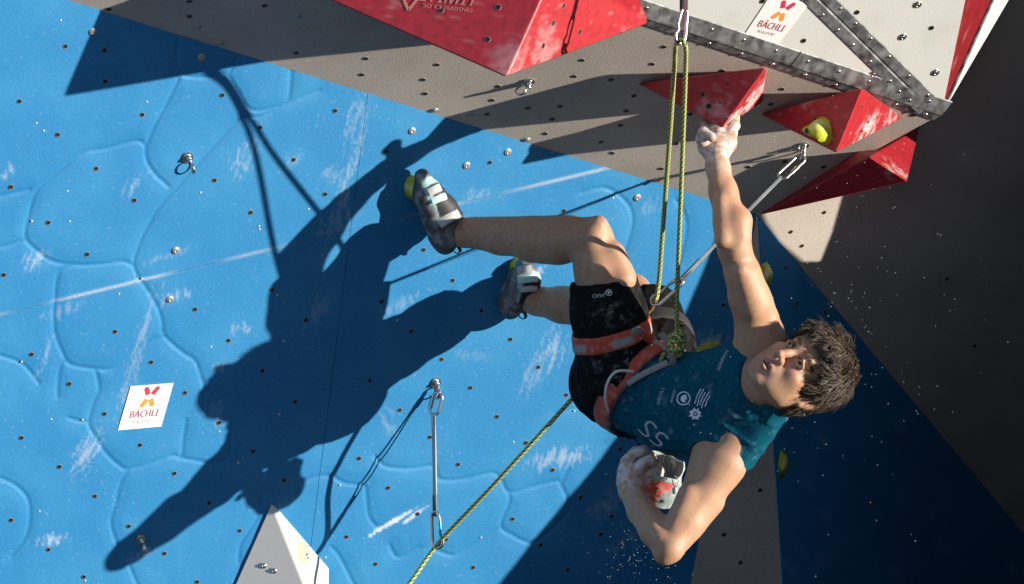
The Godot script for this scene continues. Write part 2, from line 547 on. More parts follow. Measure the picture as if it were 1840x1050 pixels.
func blue_wall() -> void:
	var root := thing("blue_climbing_wall", on(BLUE, 600, 1300), "large blue overhanging climbing wall with shallow rounded cell pattern and bolt holes", "climbing wall")
	var step := 3.0
	var blocks := [[-860, 0, -760, 0], [0, 1000, -760, 0], [-860, 0, 0, 900], [0, 1000, 0, 900]]
	var nrm := BLUE.normal
	for bl in blocks:
		var s0: float = bl[0] + (0.45 if bl[0] == 0 else 0.0)
		var s1: float = bl[1] - (0.45 if bl[1] == 0 else 0.0)
		var t0: float = bl[2] + (0.45 if bl[2] == 0 else 0.0)
		var t1: float = bl[3] - (0.45 if bl[3] == 0 else 0.0)
		var nx := int((s1 - s0) / step) + 1
		var ny := int((t1 - t0) / step) + 1
		var ds := (s1 - s0) / (nx - 1)
		var dt := (t1 - t0) / (ny - 1)
		var dist := PackedFloat32Array()
		dist.resize(nx * ny)
		dist.fill(99.0)
		var chalk := PackedFloat32Array()
		chalk.resize(nx * ny)
		for g in GROOVES:
			var pts := []
			for i in range(0, g.size(), 2): pts.append(Vector3(g[i], g[i + 1], 0))
			var sp := spline(pts, 5)
			for i in sp.size() - 1:
				var a := Vector2(sp[i].x - 660 + 0.126 * (sp[i].y - 175), sp[i].y - 565 + 0.241 * sp[i].x)
				var e := Vector2(sp[i + 1].x - 660 + 0.126 * (sp[i + 1].y - 175), sp[i + 1].y - 565 + 0.241 * sp[i + 1].x)
				var i0 := maxi(0, int((minf(a.x, e.x) - 22 - s0) / ds))
				var i1 := mini(nx - 1, int((maxf(a.x, e.x) + 22 - s0) / ds) + 1)
				var j0 := maxi(0, int((minf(a.y, e.y) - 22 - t0) / dt))
				var j1 := mini(ny - 1, int((maxf(a.y, e.y) + 22 - t0) / dt) + 1)
				var ab := e - a
				var l2 := maxf(ab.length_squared(), 0.01)
				for j in range(j0, j1 + 1):
					for k in range(i0, i1 + 1):
						var q := Vector2(s0 + k * ds, t0 + j * dt) - a
						var d := (q - ab * clampf(q.dot(ab) / l2, 0, 1)).length()
						var id := j * nx + k
						if d < dist[id]: dist[id] = d
		for ch in CHALK:
			var cs: float = ch[0] - 660 + 0.126 * (ch[1] - 175)
			var ct: float = ch[1] - 565 + 0.241 * ch[0]
			var reach: float = maxf(ch[2], ch[3]) * 1.5
			var i0 := maxi(0, int((cs - reach - s0) / ds))
			var i1 := mini(nx - 1, int((cs + reach - s0) / ds))
			var j0 := maxi(0, int((ct - reach - t0) / dt))
			var j1 := mini(ny - 1, int((ct + reach - t0) / dt))
			for j in range(j0, j1 + 1):
				for k in range(i0, i1 + 1):
					var q := Vector2(s0 + k * ds - cs, t0 + j * dt - ct).rotated(-ch[4])
					var r := Vector2(q.x / ch[2], q.y / ch[3]).length()
					if r < 1.5:
						# rubbed on in strokes: grain runs along the smear
						var w := noise.get_noise_2d(q.x * 0.011 + ch[0], q.y * 0.0022 + ch[1]) * 1.5 + noise2.get_noise_2d(q.x * 0.008 + ch[1], q.y * 0.0015) * 0.9
						var a: float = clampf((0.8 - r) * 0.9 + w * 0.95, 0, 1) * ch[5] * 0.65 * smoothstep(1.5, 0.7, r)
						if ch.size() > 6: a = clampf((1.1 - r) * 2.0 + w * 0.6, 0, 1) * ch[5] * smoothstep(1.4, 1.0, r)
						var id := j * nx + k
						chalk[id] = maxf(chalk[id], a)
		var mb := MB.new()
		var keep := PackedByteArray()
		keep.resize(nx * ny)
		var hh := PackedFloat32Array()
		hh.resize(nx * ny)
		for j in ny:
			for k in nx:
				var s := s0 + k * ds
				var t := t0 + j * dt
				var id := j * nx + k
				var x := (660 - 0.126 * (390 + t) + s) / (1 - 0.030366)
				var y := 565 - 0.241 * x + t
				# the panel ends in a clean edge beside the grey wedge
				var lim := 1360.0 - 0.1715 * (y - 385.0)
				var past := x - lim
				x = minf(x, lim)
				var h := 0.0
				if dist[id] < 22: h = -0.0030 * (1.0 - smoothstep(0.0, 5.5, dist[id])) - 0.0016 * (1.0 - smoothstep(3.0, 22.0, dist[id]))
				h += 0.0012 * noise.get_noise_2d(x * 0.0004, y * 0.0004)
				hh[id] = h
				var worn := noise.get_noise_2d(x * 0.0006 + 5.0, y * 0.0006)
				var spk := noise2.get_noise_2d(x * 0.006, y * 0.006)
				var c := blue_paint(worn)
				var a := clampf(chalk[id] + maxf(0.0, spk - 0.5) * 0.7, 0, 0.92)
				c = c.lerp(lin(0.62, 0.66, 0.72), a)
				if absf(t) < 4.0 and x < 1100: c = c.lerp(lin(0.7, 0.72, 0.75), clampf(0.42 + noise3.get_noise_2d(x * 0.0007, 3.0) * 0.9, 0.05, 0.8) * (0.75 if absf(t) < 1.2 else 0.1))
				mb.vert(on(BLUE, x, y, h), nrm, c)
				keep[id] = 1 if (y > -25 + 0.30 * (x - 140) - 60 and past < 3.5 and x > -140 and y < 1200) else 0
		# normals from the relief
		for j in ny:
			for k in nx:
				var id := j * nx + k
				if keep[id] == 0: continue
				var l := id - 1 if k > 0 else id
				var r := id + 1 if k < nx - 1 else id
				var u := id - nx if j > 0 else id
				var d := id + nx if j < ny - 1 else id
				var nn := (mb.v[r] - mb.v[l]).cross(mb.v[d] - mb.v[u]).normalized()
				if nn.dot(nrm) < 0: nn = -nn
				mb.n[id] = nn
		for j in ny - 1:
			for k in nx - 1:
				var id := j * nx + k
				if keep[id] + keep[id + 1] + keep[id + nx] + keep[id + nx + 1] < 4: continue
				mb.ix.append_array([id, id + 1, id + nx + 1, id, id + nx + 1, id + nx])
		# turned-in rim along the joints
		for side in 2:
			if side == 0 and not (bl[0] == 0 or bl[1] == 0): continue
			var count := ny if side == 0 else nx
			var prev := -1
			for q in count:
				var id := 0
				if side == 0: id = q * nx + (0 if bl[0] == 0 else nx - 1)
				else: id = (0 if bl[2] == 0 else ny - 1) * nx + q
				if keep[id] == 0:
					prev = -1
					continue
				var outd := (mb.v[id] - mb.v[id + (1 if bl[0] == 0 else -1)]).normalized() if side == 0 else (mb.v[id] - mb.v[id + (nx if bl[2] == 0 else -nx)]).normalized()
				var a := mb.vert(mb.v[id], outd, mb.c[id])
				var c := mb.vert(mb.v[id] - nrm * 0.018, outd, mb.c[id])
				if prev >= 0:
					mb.face(prev, a, c)
					mb.face(prev, c, prev + 1)
				prev = a
		part("panel", mb.done(), M.blue_panel, root)
	var back := slab([on(BLUE, -150, -110, -0.03), on(BLUE, 1355, 360, -0.03), on(BLUE, 1200, 1210, -0.03), on(BLUE, -150, 1210, -0.03)], nrm, 0.1, lin(0.02, 0.16, 0.4))
	part("backing", back, M.blue_panel, root)
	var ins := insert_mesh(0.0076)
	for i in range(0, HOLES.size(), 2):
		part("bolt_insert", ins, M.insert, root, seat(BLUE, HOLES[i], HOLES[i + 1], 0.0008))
	var bolt := bolt_mesh(0.0115)
	for q in [[362, 103], [912, 273], [838, 297], [1145, 355], [315, 450], [305, 538], [740, 235], [1160, 970], [166, 57]]:
		part("bolt_head", bolt, M.bolt_steel, root, seat(BLUE, q[0], q[1], 0.0))
	# small bare screw heads scattered over the panels
	var sb := MB.new()
	for i in 40:
		var x := rng.randf_range(10, 1150)
		var y := rng.randf_range(20, 1045)
		if y < 30 + 0.31 * (x - 130): continue
		lathe(sb, seat(BLUE, x, y, 0.0), [[0.0034, -0.002], [0.003, 0.0012], [0.0, 0.0016]], 7, lin(0.6, 0.57, 0.5))
	var so := part("screw_heads", sb.done(), M.insert, root)
	so.set_meta("kind", "stuff")

func insert_mesh(r: float) -> ArrayMesh:
	var b := MB.new()
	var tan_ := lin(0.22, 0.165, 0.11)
	var dk := lin(0.007, 0.006, 0.005)  # dark centre painted in place of the shade inside the hole
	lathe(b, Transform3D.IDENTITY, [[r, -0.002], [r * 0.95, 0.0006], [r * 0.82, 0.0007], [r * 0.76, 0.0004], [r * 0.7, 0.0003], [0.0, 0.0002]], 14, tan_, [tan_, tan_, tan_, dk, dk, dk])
	return b.done()

func bolt_mesh(r: float) -> ArrayMesh:
	var b := MB.new()
	lathe(b, Transform3D.IDENTITY, [[r, -0.002], [r * 0.97, 0.0025], [r * 0.6, 0.003], [r * 0.56, 0.003]], 20)
	lathe(b, Transform3D.IDENTITY, [[r * 0.56, 0.0], [r * 0.55, 0.004], [r * 0.45, 0.005], [r * 0.34, 0.005], [r * 0.3, 0.003], [0.0, 0.003]], 6)
	return b.done()

# ------------------------------------------------------------------ overhang
func grey_overhang() -> void:
	var n := GREY.normal
	var root := thing("grey_overhang", on(GREY, 700, 100), "sand-coloured gritty underside of the overhang above the blue wall", "overhang")
	# two panels that meet in a joint running out from the corner
	var a := on(GREY, -180, -93)
	var q := on(GREY, 1362, 386)
	var r := on(GREY, 1692, 205)
	var l0 := on(GREY, 1160, 30)
	var l1 := l0 + (l0 - r) * 1.1
	var top := l1 + (a - q) * 0.35
	for tr in [[a, q, l0, 50], [q, r, l0, 26], [a, l0, l1, 30], [a, l1, top, 14]]:
		var b := MB.new()
		facet(b, tr[0], tr[1], tr[2], n, tr[3], grey_paint)
		b.poly([tr[0] - n * 0.02, tr[1] - n * 0.02, tr[2] - n * 0.02], -n, lin(0.55, 0.49, 0.43))
		for i in 3:
			var p: Vector3 = tr[i]
			var s: Vector3 = tr[(i + 1) % 3]
			b.quad(p, s, s - n * 0.02, p - n * 0.02, lin(0.55, 0.49, 0.43))
		part("panel", b.done(), M.grey_panel, root)
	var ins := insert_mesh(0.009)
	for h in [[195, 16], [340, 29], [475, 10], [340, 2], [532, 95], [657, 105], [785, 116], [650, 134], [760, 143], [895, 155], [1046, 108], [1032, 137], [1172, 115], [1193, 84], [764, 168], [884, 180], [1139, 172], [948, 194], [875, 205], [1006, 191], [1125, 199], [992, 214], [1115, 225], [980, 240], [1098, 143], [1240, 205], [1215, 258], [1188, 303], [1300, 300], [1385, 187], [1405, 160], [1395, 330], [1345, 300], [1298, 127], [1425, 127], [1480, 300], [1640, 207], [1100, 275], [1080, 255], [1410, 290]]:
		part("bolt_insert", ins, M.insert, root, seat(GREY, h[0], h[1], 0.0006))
	var bolt := bolt_mesh(0.011)
	for h in [[355, 48], [395, 77], [781, 198], [846, 206], [947, 251], [1182, 323], [535, 30]]:
		part("bolt_head", bolt, M.bolt_steel, root, seat(GREY, h[0], h[1], 0.0))

func grey_paint(p: Vector3) -> Color:
	# one gritty sand-grey coating for every grey panel
	var w := noise.get_noise_3dv(p * 0.35)
	var q := noise2.get_noise_3dv(p * 0.3)
	return lin(0.55, 0.49, 0.43).lerp(lin(0.46, 0.405, 0.35), clampf(w * 1.2 + 0.4, 0, 1)).lerp(lin(0.55, 0.53, 0.5), clampf(q - 0.25, 0, 0.5) * 0.5)

func blue_paint(worn: float) -> Color:
	# one blue coating, a little paler where it is worn, for every blue panel
	return lin(0.016, 0.215, 0.48).lerp(lin(0.04, 0.27, 0.53), clampf(worn * 1.2 + 0.3, 0, 1) * 0.6)

func white_overhang() -> void:
	var n := WHITE.normal
	var root := thing("white_overhang", on(WHITE, 1450, 20), "white front face of the overhang framed by dark riveted metal strips", "overhang")
	var l0 := on(GREY, 1160, 30)
	var r := on(GREY, 1692, 205)
	var l1 := l0 + (l0 - r) * 1.1
	var up := on(WHITE, 1735, 0) - r
	var colw := func(p: Vector3) -> Color:
		var w := noise.get_noise_3dv(p * 0.5)
		var d := noise2.get_noise_3dv(p * Vector3(0.3, 0.12, 0.3))
		return lin(0.60, 0.615, 0.585).lerp(lin(0.5, 0.5, 0.465), clampf(w * 1.0 - 0.1, 0, 0.4)).lerp(lin(0.4, 0.39, 0.36), clampf(d - 0.36, 0, 0.3))
	# two sheets either side of the diagonal strip
	var d0 := r + (l0 - r) * 0.03
	var d1 := on(WHITE, 1290, -180)
	var t1 := r + up * 2.2
	var t0 := l1 + up * 2.2
	for pl in [[l1, d0, d1, t0], [d0, r, t1, d1]]:
		var b := MB.new()
		facet(b, pl[0], pl[1], pl[2], n, 44, colw)
		facet(b, pl[0], pl[2], pl[3], n, 30, colw)
		for i in 4:
			var p: Vector3 = pl[i]
			var s: Vector3 = pl[(i + 1) % 4]
			b.quad(p, s, s - n * 0.02, p - n * 0.02, lin(0.6, 0.55, 0.45))
		part("panel", b.done(), M.white_panel, root)
	# red and white faces that turn the right-hand edge
	var e0 := on(WHITE, 1735, 0)
	var e1 := P(1783, 0, 60)
	var e2 := P(1813, 0, 175)
	var c0 := on(WHITE, 1690, 199, 0)
	var c1 := P(1692, 203, 110)
	var c2 := P(1693, 205, 150)
	var ext := func(p: Vector3, c: Vector3) -> Vector3: return c + (p - c) * 2.2
	var faces := [[c0, c1, ext.call(e1, c1), ext.call(e0, c0), lin(0.34, 0.022, 0.03), "red_paint"], [c1, c2, ext.call(e2, c2), ext.call(e1, c1), lin(0.55, 0.6, 0.58), "white_panel"]]
	for f in faces:
		var nn: Vector3 = (f[1] - f[0]).cross(f[3] - f[0]).normalized()
		if nn.dot(CAM - f[0]) < 0: nn = -nn
		var colr := func(p: Vector3) -> Color: return f[4].lerp(lin(0.6, 0.5, 0.45), clampf(noise2.get_noise_3dv(p * Vector3(0.6, 0.2, 0.6)) - 0.25, 0, 0.5))
		var b := MB.new()
		facet(b, f[0], f[1], f[2], nn, 30, colr)
		facet(b, f[0], f[2], f[3], nn, 30, colr)
		for i in 4:
			b.quad(f[i], f[(i + 1) % 4], f[(i + 1) % 4] - nn * 0.015, f[i] - nn * 0.015, f[4])
		part("side_panel", b.done(), M[f[5]], root)
	# back and roof, so that the block is solid
	var zb := Vector3(0, 0, -0.9)
	var ex2: Vector3 = ext.call(e2, c2)
	var bk := MB.new()
	bk.quad(c2, ex2, ex2 + zb, c2 + zb, lin(0.3, 0.3, 0.3))
	bk.quad(t0, ex2, ex2 + zb, t0 + zb, lin(0.3, 0.3, 0.3))
	part("back_panel", bk.done(), M.white_panel, root)
	# metal strips
	var lipdir := (r - l0).normalized()
	var inw := n.cross(lipdir).normalized()
	if inw.dot(up) < 0: inw = -inw
	var gin := GREY.normal.cross(lipdir).normalized()
	if gin.dot(on(GREY, 1200, 200) - l0) < 0: gin = -gin
	var rv := MB.new()
	lathe(rv, Transform3D.IDENTITY, [[0.0062, -0.001], [0.006, 0.0015], [0.004, 0.0035], [0.0, 0.0042]], 10)
	var rivet := rv.done()
	var lo := l1 + lipdir * 0.1
	var segs := [[lo, l0 + lipdir * 0.52], [l0 + lipdir * 0.524, r]]
	for sg in segs:
		var p0: Vector3 = sg[0]
		var p1: Vector3 = sg[1]
		var b := MB.new()
		var cnt := 24
		for i in cnt:
			var q0 := p0.lerp(p1, float(i) / cnt)
			var q1 := p0.lerp(p1, float(i + 1) / cnt)
			var w0 := 0.003 + 0.0012 * sin(i * 2.3)
			var w1 := 0.003 + 0.0012 * sin((i + 1) * 2.3)
			var rows0 := [q0 + inw * 0.052 + n * 0.001, q0 + inw * 0.05 + n * 0.004, q0 + inw * 0.006 + n * (w0 + 0.003), q0 + (n + GREY.normal).normalized() * 0.006, q0 + gin * 0.008 + GREY.normal * 0.004, q0 + gin * 0.03 + GREY.normal * 0.004, q0 + gin * 0.031 + GREY.normal * 0.0005]
			var rows1 := [q1 + inw * 0.052 + n * 0.001, q1 + inw * 0.05 + n * 0.004, q1 + inw * 0.006 + n * (w1 + 0.003), q1 + (n + GREY.normal).normalized() * 0.006, q1 + gin * 0.008 + GREY.normal * 0.004, q1 + gin * 0.03 + GREY.normal * 0.004, q1 + gin * 0.031 + GREY.normal * 0.0005]
			for k in 6:
				b.quad(rows0[k], rows1[k], rows1[k + 1], rows0[k + 1])
		var st := part("edge_strip", b.done(), M.galvanised, root)
		var ln := p0.distance_to(p1)
		var k := int(ln / 0.11)
		for i in k:
			var q := p0.lerp(p1, (i + 0.35) / k)
			part("rivet", rivet, M.steel, st, Transform3D(Basis(lipdir, inw, n), q + inw * 0.03 + n * 0.004))
			part("rivet", rivet, M.steel, st, Transform3D(Basis(lipdir, gin, GREY.normal), q + lipdir * 0.03 + gin * 0.019 + GREY.normal * 0.004))
	var dg := (d1 - d0).normalized()
	var dw := n.cross(dg).normalized()
	var b := MB.new()
	for k in 2:
		var p0 := d0 + dg * 0.03 if k == 0 else d0 + dg * 0.372
		var p1 := d0 + dg * 0.37 if k == 0 else d1 + dg * 0.2
		var sb := MB.new()
		var f := [p0 - dw * 0.036 + n * 0.001, p0 - dw * 0.034 + n * 0.004, p0 - dw * 0.005 + n * 0.005, p0 + n * 0.0018, p0 + dw * 0.005 + n * 0.005, p0 + dw * 0.034 + n * 0.004, p0 + dw * 0.036 + n * 0.001]
		for i in 6: sb.quad(f[i], f[i] + (p1 - p0), f[i + 1] + (p1 - p0), f[i + 1])
		var st := part("joint_strip", sb.done(), M.galvanised, root)
		var cnt := int(p0.distance_to(p1) / 0.085)
		for i in cnt:
			for sgn in [-1, 1]:
				part("rivet", rivet, M.steel, st, Transform3D(Basis(dw, dg, n), p0.lerp(p1, (i + 0.5 + 0.12 * sgn) / cnt) + dw * 0.024 * sgn + n * 0.004))
	# thin strip between the red and the white side faces
	var eb := tube(PackedVector3Array([c1, ext.call(e1, c1)]), 0.006, 6)
	part("edge_strip", eb, M.galvanised, root)
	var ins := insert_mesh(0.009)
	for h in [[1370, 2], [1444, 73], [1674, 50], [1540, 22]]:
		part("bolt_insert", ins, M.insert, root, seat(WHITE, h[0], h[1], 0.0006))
	var bolt := bolt_mesh(0.0125)
	for h in [[1649, 8], [1622, 66], [1569, 133], [1681, 130]]:
		part("bolt_head", bolt, M.steel, root, seat(WHITE, h[0], h[1], 0.0))

# ------------------------------------------------------------------ walls on the right
func side_walls() -> void:
	var q := on(BLUE, 1360, 385)
	var blue_at := func(p: Vector3) -> Color:
		return blue_paint(noise.get_noise_3dv(p * 0.5)).lerp(lin(0.62, 0.66, 0.72), clampf(noise2.get_noise_3dv(p * 0.4) - 0.4, 0, 0.2))
	var specs := [
		["grey_wedge_panel", WEDGE, [[1360, 385], [1215, 1200], [1416, 1200]], grey_paint, "pale grey narrow wedge panel running down beside the blue wall", "grey_panel"],
		["navy_wedge_panel", NAVY, [[1360, 385], [1416, 1200], [2045, 1205]], blue_at, "blue triangular panel between the two grey panels behind the climber", "blue_panel"],
		["grey_side_wall", SIDE, [[1360, 385], [2045, 1205], [2300, 300], [1800, -200], [1500, 150]], grey_paint, "large grey side wall lying mostly in deep shadow behind the climber", "grey_panel"]]
	for sp in specs:
		var pl: Plane = sp[1]
		var pts := []
		for c in sp[2]: pts.append(on(pl, c[0], c[1], 0.004))
		var b := MB.new()
		for i in range(1, pts.size() - 1):
			facet(b, pts[0], pts[i], pts[i + 1], pl.normal, 40, sp[3])
		b.poly(pts.map(func(p): return p - pl.normal * 0.05), -pl.normal, sp[3].call(pts[0]))
		for i in pts.size():
			var j := (i + 1) % pts.size()
			b.quad(pts[i], pts[j], pts[j] - pl.normal * 0.05, pts[i] - pl.normal * 0.05, sp[3].call(pts[i]))
		var o := thing(sp[0], on(pl, sp[2][0][0], sp[2][0][1]), sp[4], "climbing wall")
		part("panel", b.done(), M[sp[5]], o)
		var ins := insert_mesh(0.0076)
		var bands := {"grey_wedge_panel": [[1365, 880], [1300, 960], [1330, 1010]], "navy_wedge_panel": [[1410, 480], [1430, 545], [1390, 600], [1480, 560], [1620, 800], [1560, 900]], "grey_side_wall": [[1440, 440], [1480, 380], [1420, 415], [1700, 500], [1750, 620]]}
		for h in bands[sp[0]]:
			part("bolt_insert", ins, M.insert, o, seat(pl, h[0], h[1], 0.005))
	# added shade wing, unseen on the sun's side, cut to cast the curved shadow
	var xw := 1.95
	var at := func(pl: Plane, x: float, y: float) -> Vector2:
		# where the ray from that spot to the sun passes the wing
		var p := on(pl, x, y)
		var hitp := p - SUN * ((p.x - xw) / SUN.x)
		return Vector2(hitp.z, hitp.y)
	var qz: Vector2 = at.call(BLUE, 1360, 385)
	var outline := PackedVector2Array([Vector2(-9.0, 11.5)])
	var first: Vector2 = at.call(SIDE, 1570, 150)
	outline.append(first + Vector2(-0.1, 3.5))
	for e in [[SIDE, 1570, 150], [SIDE, 1530, 280], [SIDE, 1510, 350], [SIDE, 1490, 420], [SIDE, 1470, 470], [NAVY, 1425, 470], [NAVY, 1385, 432]]: outline.append(at.call(e[0], e[1], e[2]))
	outline.append(qz + Vector2(-0.01, -0.02))
	for e in [[BLUE, 1335, 374], [BLUE, 1300, 372], [BLUE, 1288, 420], [BLUE, 1262, 490], [BLUE, 1232, 560], [BLUE, 1180, 660], [BLUE, 1120, 770], [BLUE, 1060, 850], [BLUE, 980, 945], [BLUE, 880, 1070], [BLUE, 600, 1400]]: outline.append(at.call(e[0], e[1], e[2]))
	var last := outline[outline.size() - 1]
	outline.append(Vector2(last.x, 0.0))
	outline.append(Vector2(-9.0, 0.0))
	var b := MB.new()
	var tris := Geometry2D.triangulate_polygon(outline)
	for k in 2:
		for t in range(0, tris.size(), 3):
			var w := []
			for m in 3:
				var o2 := outline[tris[t + m]]
				w.append(Vector3(xw + 0.12 * k, o2.y, o2.x))
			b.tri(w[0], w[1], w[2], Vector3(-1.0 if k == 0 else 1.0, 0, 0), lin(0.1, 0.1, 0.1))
	for m in outline.size():
		var o2 := outline[m]
		var o3 := outline[(m + 1) % outline.size()]
		b.quad(Vector3(xw, o2.y, o2.x), Vector3(xw, o3.y, o3.x), Vector3(xw + 0.12, o3.y, o3.x), Vector3(xw + 0.12, o2.y, o2.x), lin(0.1, 0.1, 0.1))
	var wo := thing("added_shade_wing", Vector3(xw, 0, -5), "added unseen dark wing cut to cast the curved shadow on the right-hand panels", "wall")
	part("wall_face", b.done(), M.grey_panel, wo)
	# added unseen slabs above, below and in front keep sky off these walls
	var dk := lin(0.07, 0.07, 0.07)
	var ro := thing("added_shade_roof", Vector3(4.5, 9.3, 0), "added unseen dark slab overhead that keeps sky light off the side walls", "roof")
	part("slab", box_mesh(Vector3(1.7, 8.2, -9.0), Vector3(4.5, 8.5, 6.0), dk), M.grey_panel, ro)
	var lo := thing("added_shade_block", Vector3(4.5, 0, 0), "added unseen dark block below the side walls that cuts light from the ground", "climbing wall")
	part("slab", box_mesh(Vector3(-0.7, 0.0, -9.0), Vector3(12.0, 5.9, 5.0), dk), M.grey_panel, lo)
	var fw := thing("added_shade_screen", Vector3(2.1, 0, 2.75), "added unseen dark screen in front that darkens the right-hand walls", "tower")  # unseen screen added to keep front light off the side walls
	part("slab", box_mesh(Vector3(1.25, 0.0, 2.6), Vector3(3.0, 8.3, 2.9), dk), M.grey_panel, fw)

func box_mesh(lo: Vector3, hi: Vector3, col: Color) -> ArrayMesh:
	var b := MB.new()
	var x := [lo.x, hi.x]
	var y := [lo.y, hi.y]
	var z := [lo.z, hi.z]
	for s in 2:
		var g := -1.0 if s == 0 else 1.0
		b.poly([Vector3(x[s], y[0], z[0]), Vector3(x[s], y[1], z[0]), Vector3(x[s], y[1], z[1]), Vector3(x[s], y[0], z[1])], Vector3(g, 0, 0), col)
		b.poly([Vector3(x[0], y[s], z[0]), Vector3(x[1], y[s], z[0]), Vector3(x[1], y[s], z[1]), Vector3(x[0], y[s], z[1])], Vector3(0, g, 0), col)
		b.poly([Vector3(x[0], y[0], z[s]), Vector3(x[1], y[0], z[s]), Vector3(x[1], y[1], z[s]), Vector3(x[0], y[1], z[s])], Vector3(0, 0, g), col)
	return b.done()

# ------------------------------------------------------------------ volumes and holds
func chalky(base: Color, spots: Array, seedv: float) -> Callable:
	# spots: [world point, radius, strength] where chalk has been rubbed into the paint
	return func(p: Vector3) -> Color:
		var a := clampf(noise2.get_noise_3dv(p * 0.7 + Vector3.ONE * seedv) - 0.42, 0, 0.3)
		for s in spots:
			var d: float = p.distance_to(s[0]) / s[1]
			if d < 1.4:
				var w := noise.get_noise_3dv(p * Vector3(3.0, 1.5, 3.0) + Vector3.ONE * seedv) * 1.4 + noise2.get_noise_3dv(p * 1.2) * 0.9
				a = maxf(a, clampf((1.0 - d) * 1.2 + w, 0, 1) * s[2] * smoothstep(1.4, 0.8, d))
		return base.lerp(lin(0.68, 0.62, 0.6), clampf(a, 0, 0.9))

func pyramid(called: String, label: String, pl: Plane, base: Array, apex: Vector3, col: Color, m: String, spots: Array, holes: Array, bev := 0.006, ridge = null) -> Node3D:
	var verts := []
	for q in base: verts.append(on(pl, q[0], q[1], 0.0006) if q is Array else q)
	var root := thing(called, verts[0], label, "climbing volume")
	verts.append(apex)
	var k := base.size()
	var faces := []
	if ridge != null:
		# base L, Rb, R2; apex A; raised ridge end R
		verts.append(ridge)
		faces = [[0, 4, 3], [4, 2, 3], [0, 1, 4], [1, 2, 4], [0, 3, 2], [0, 1, 2]]
	else:
		for i in k: faces.append([i, (i + 1) % k, k])
		var bottom := []
		for i in k: bottom.append(i)
		faces.append(bottom)
	var sp := []
	for s in spots: sp.append([s[0], s[1], s[2]])
	part("shell", chamfered(verts, faces, bev, chalky(col, sp, float(called.length())), 36), M[m], root)
	for h in holes:
		# [face index, x, y, radius]
		var f: Array = faces[h[0]]
		var fp := plane3(verts[f[0]], verts[f[1]], verts[f[2]])
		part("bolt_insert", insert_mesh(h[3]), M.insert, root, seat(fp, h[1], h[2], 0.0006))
	return root

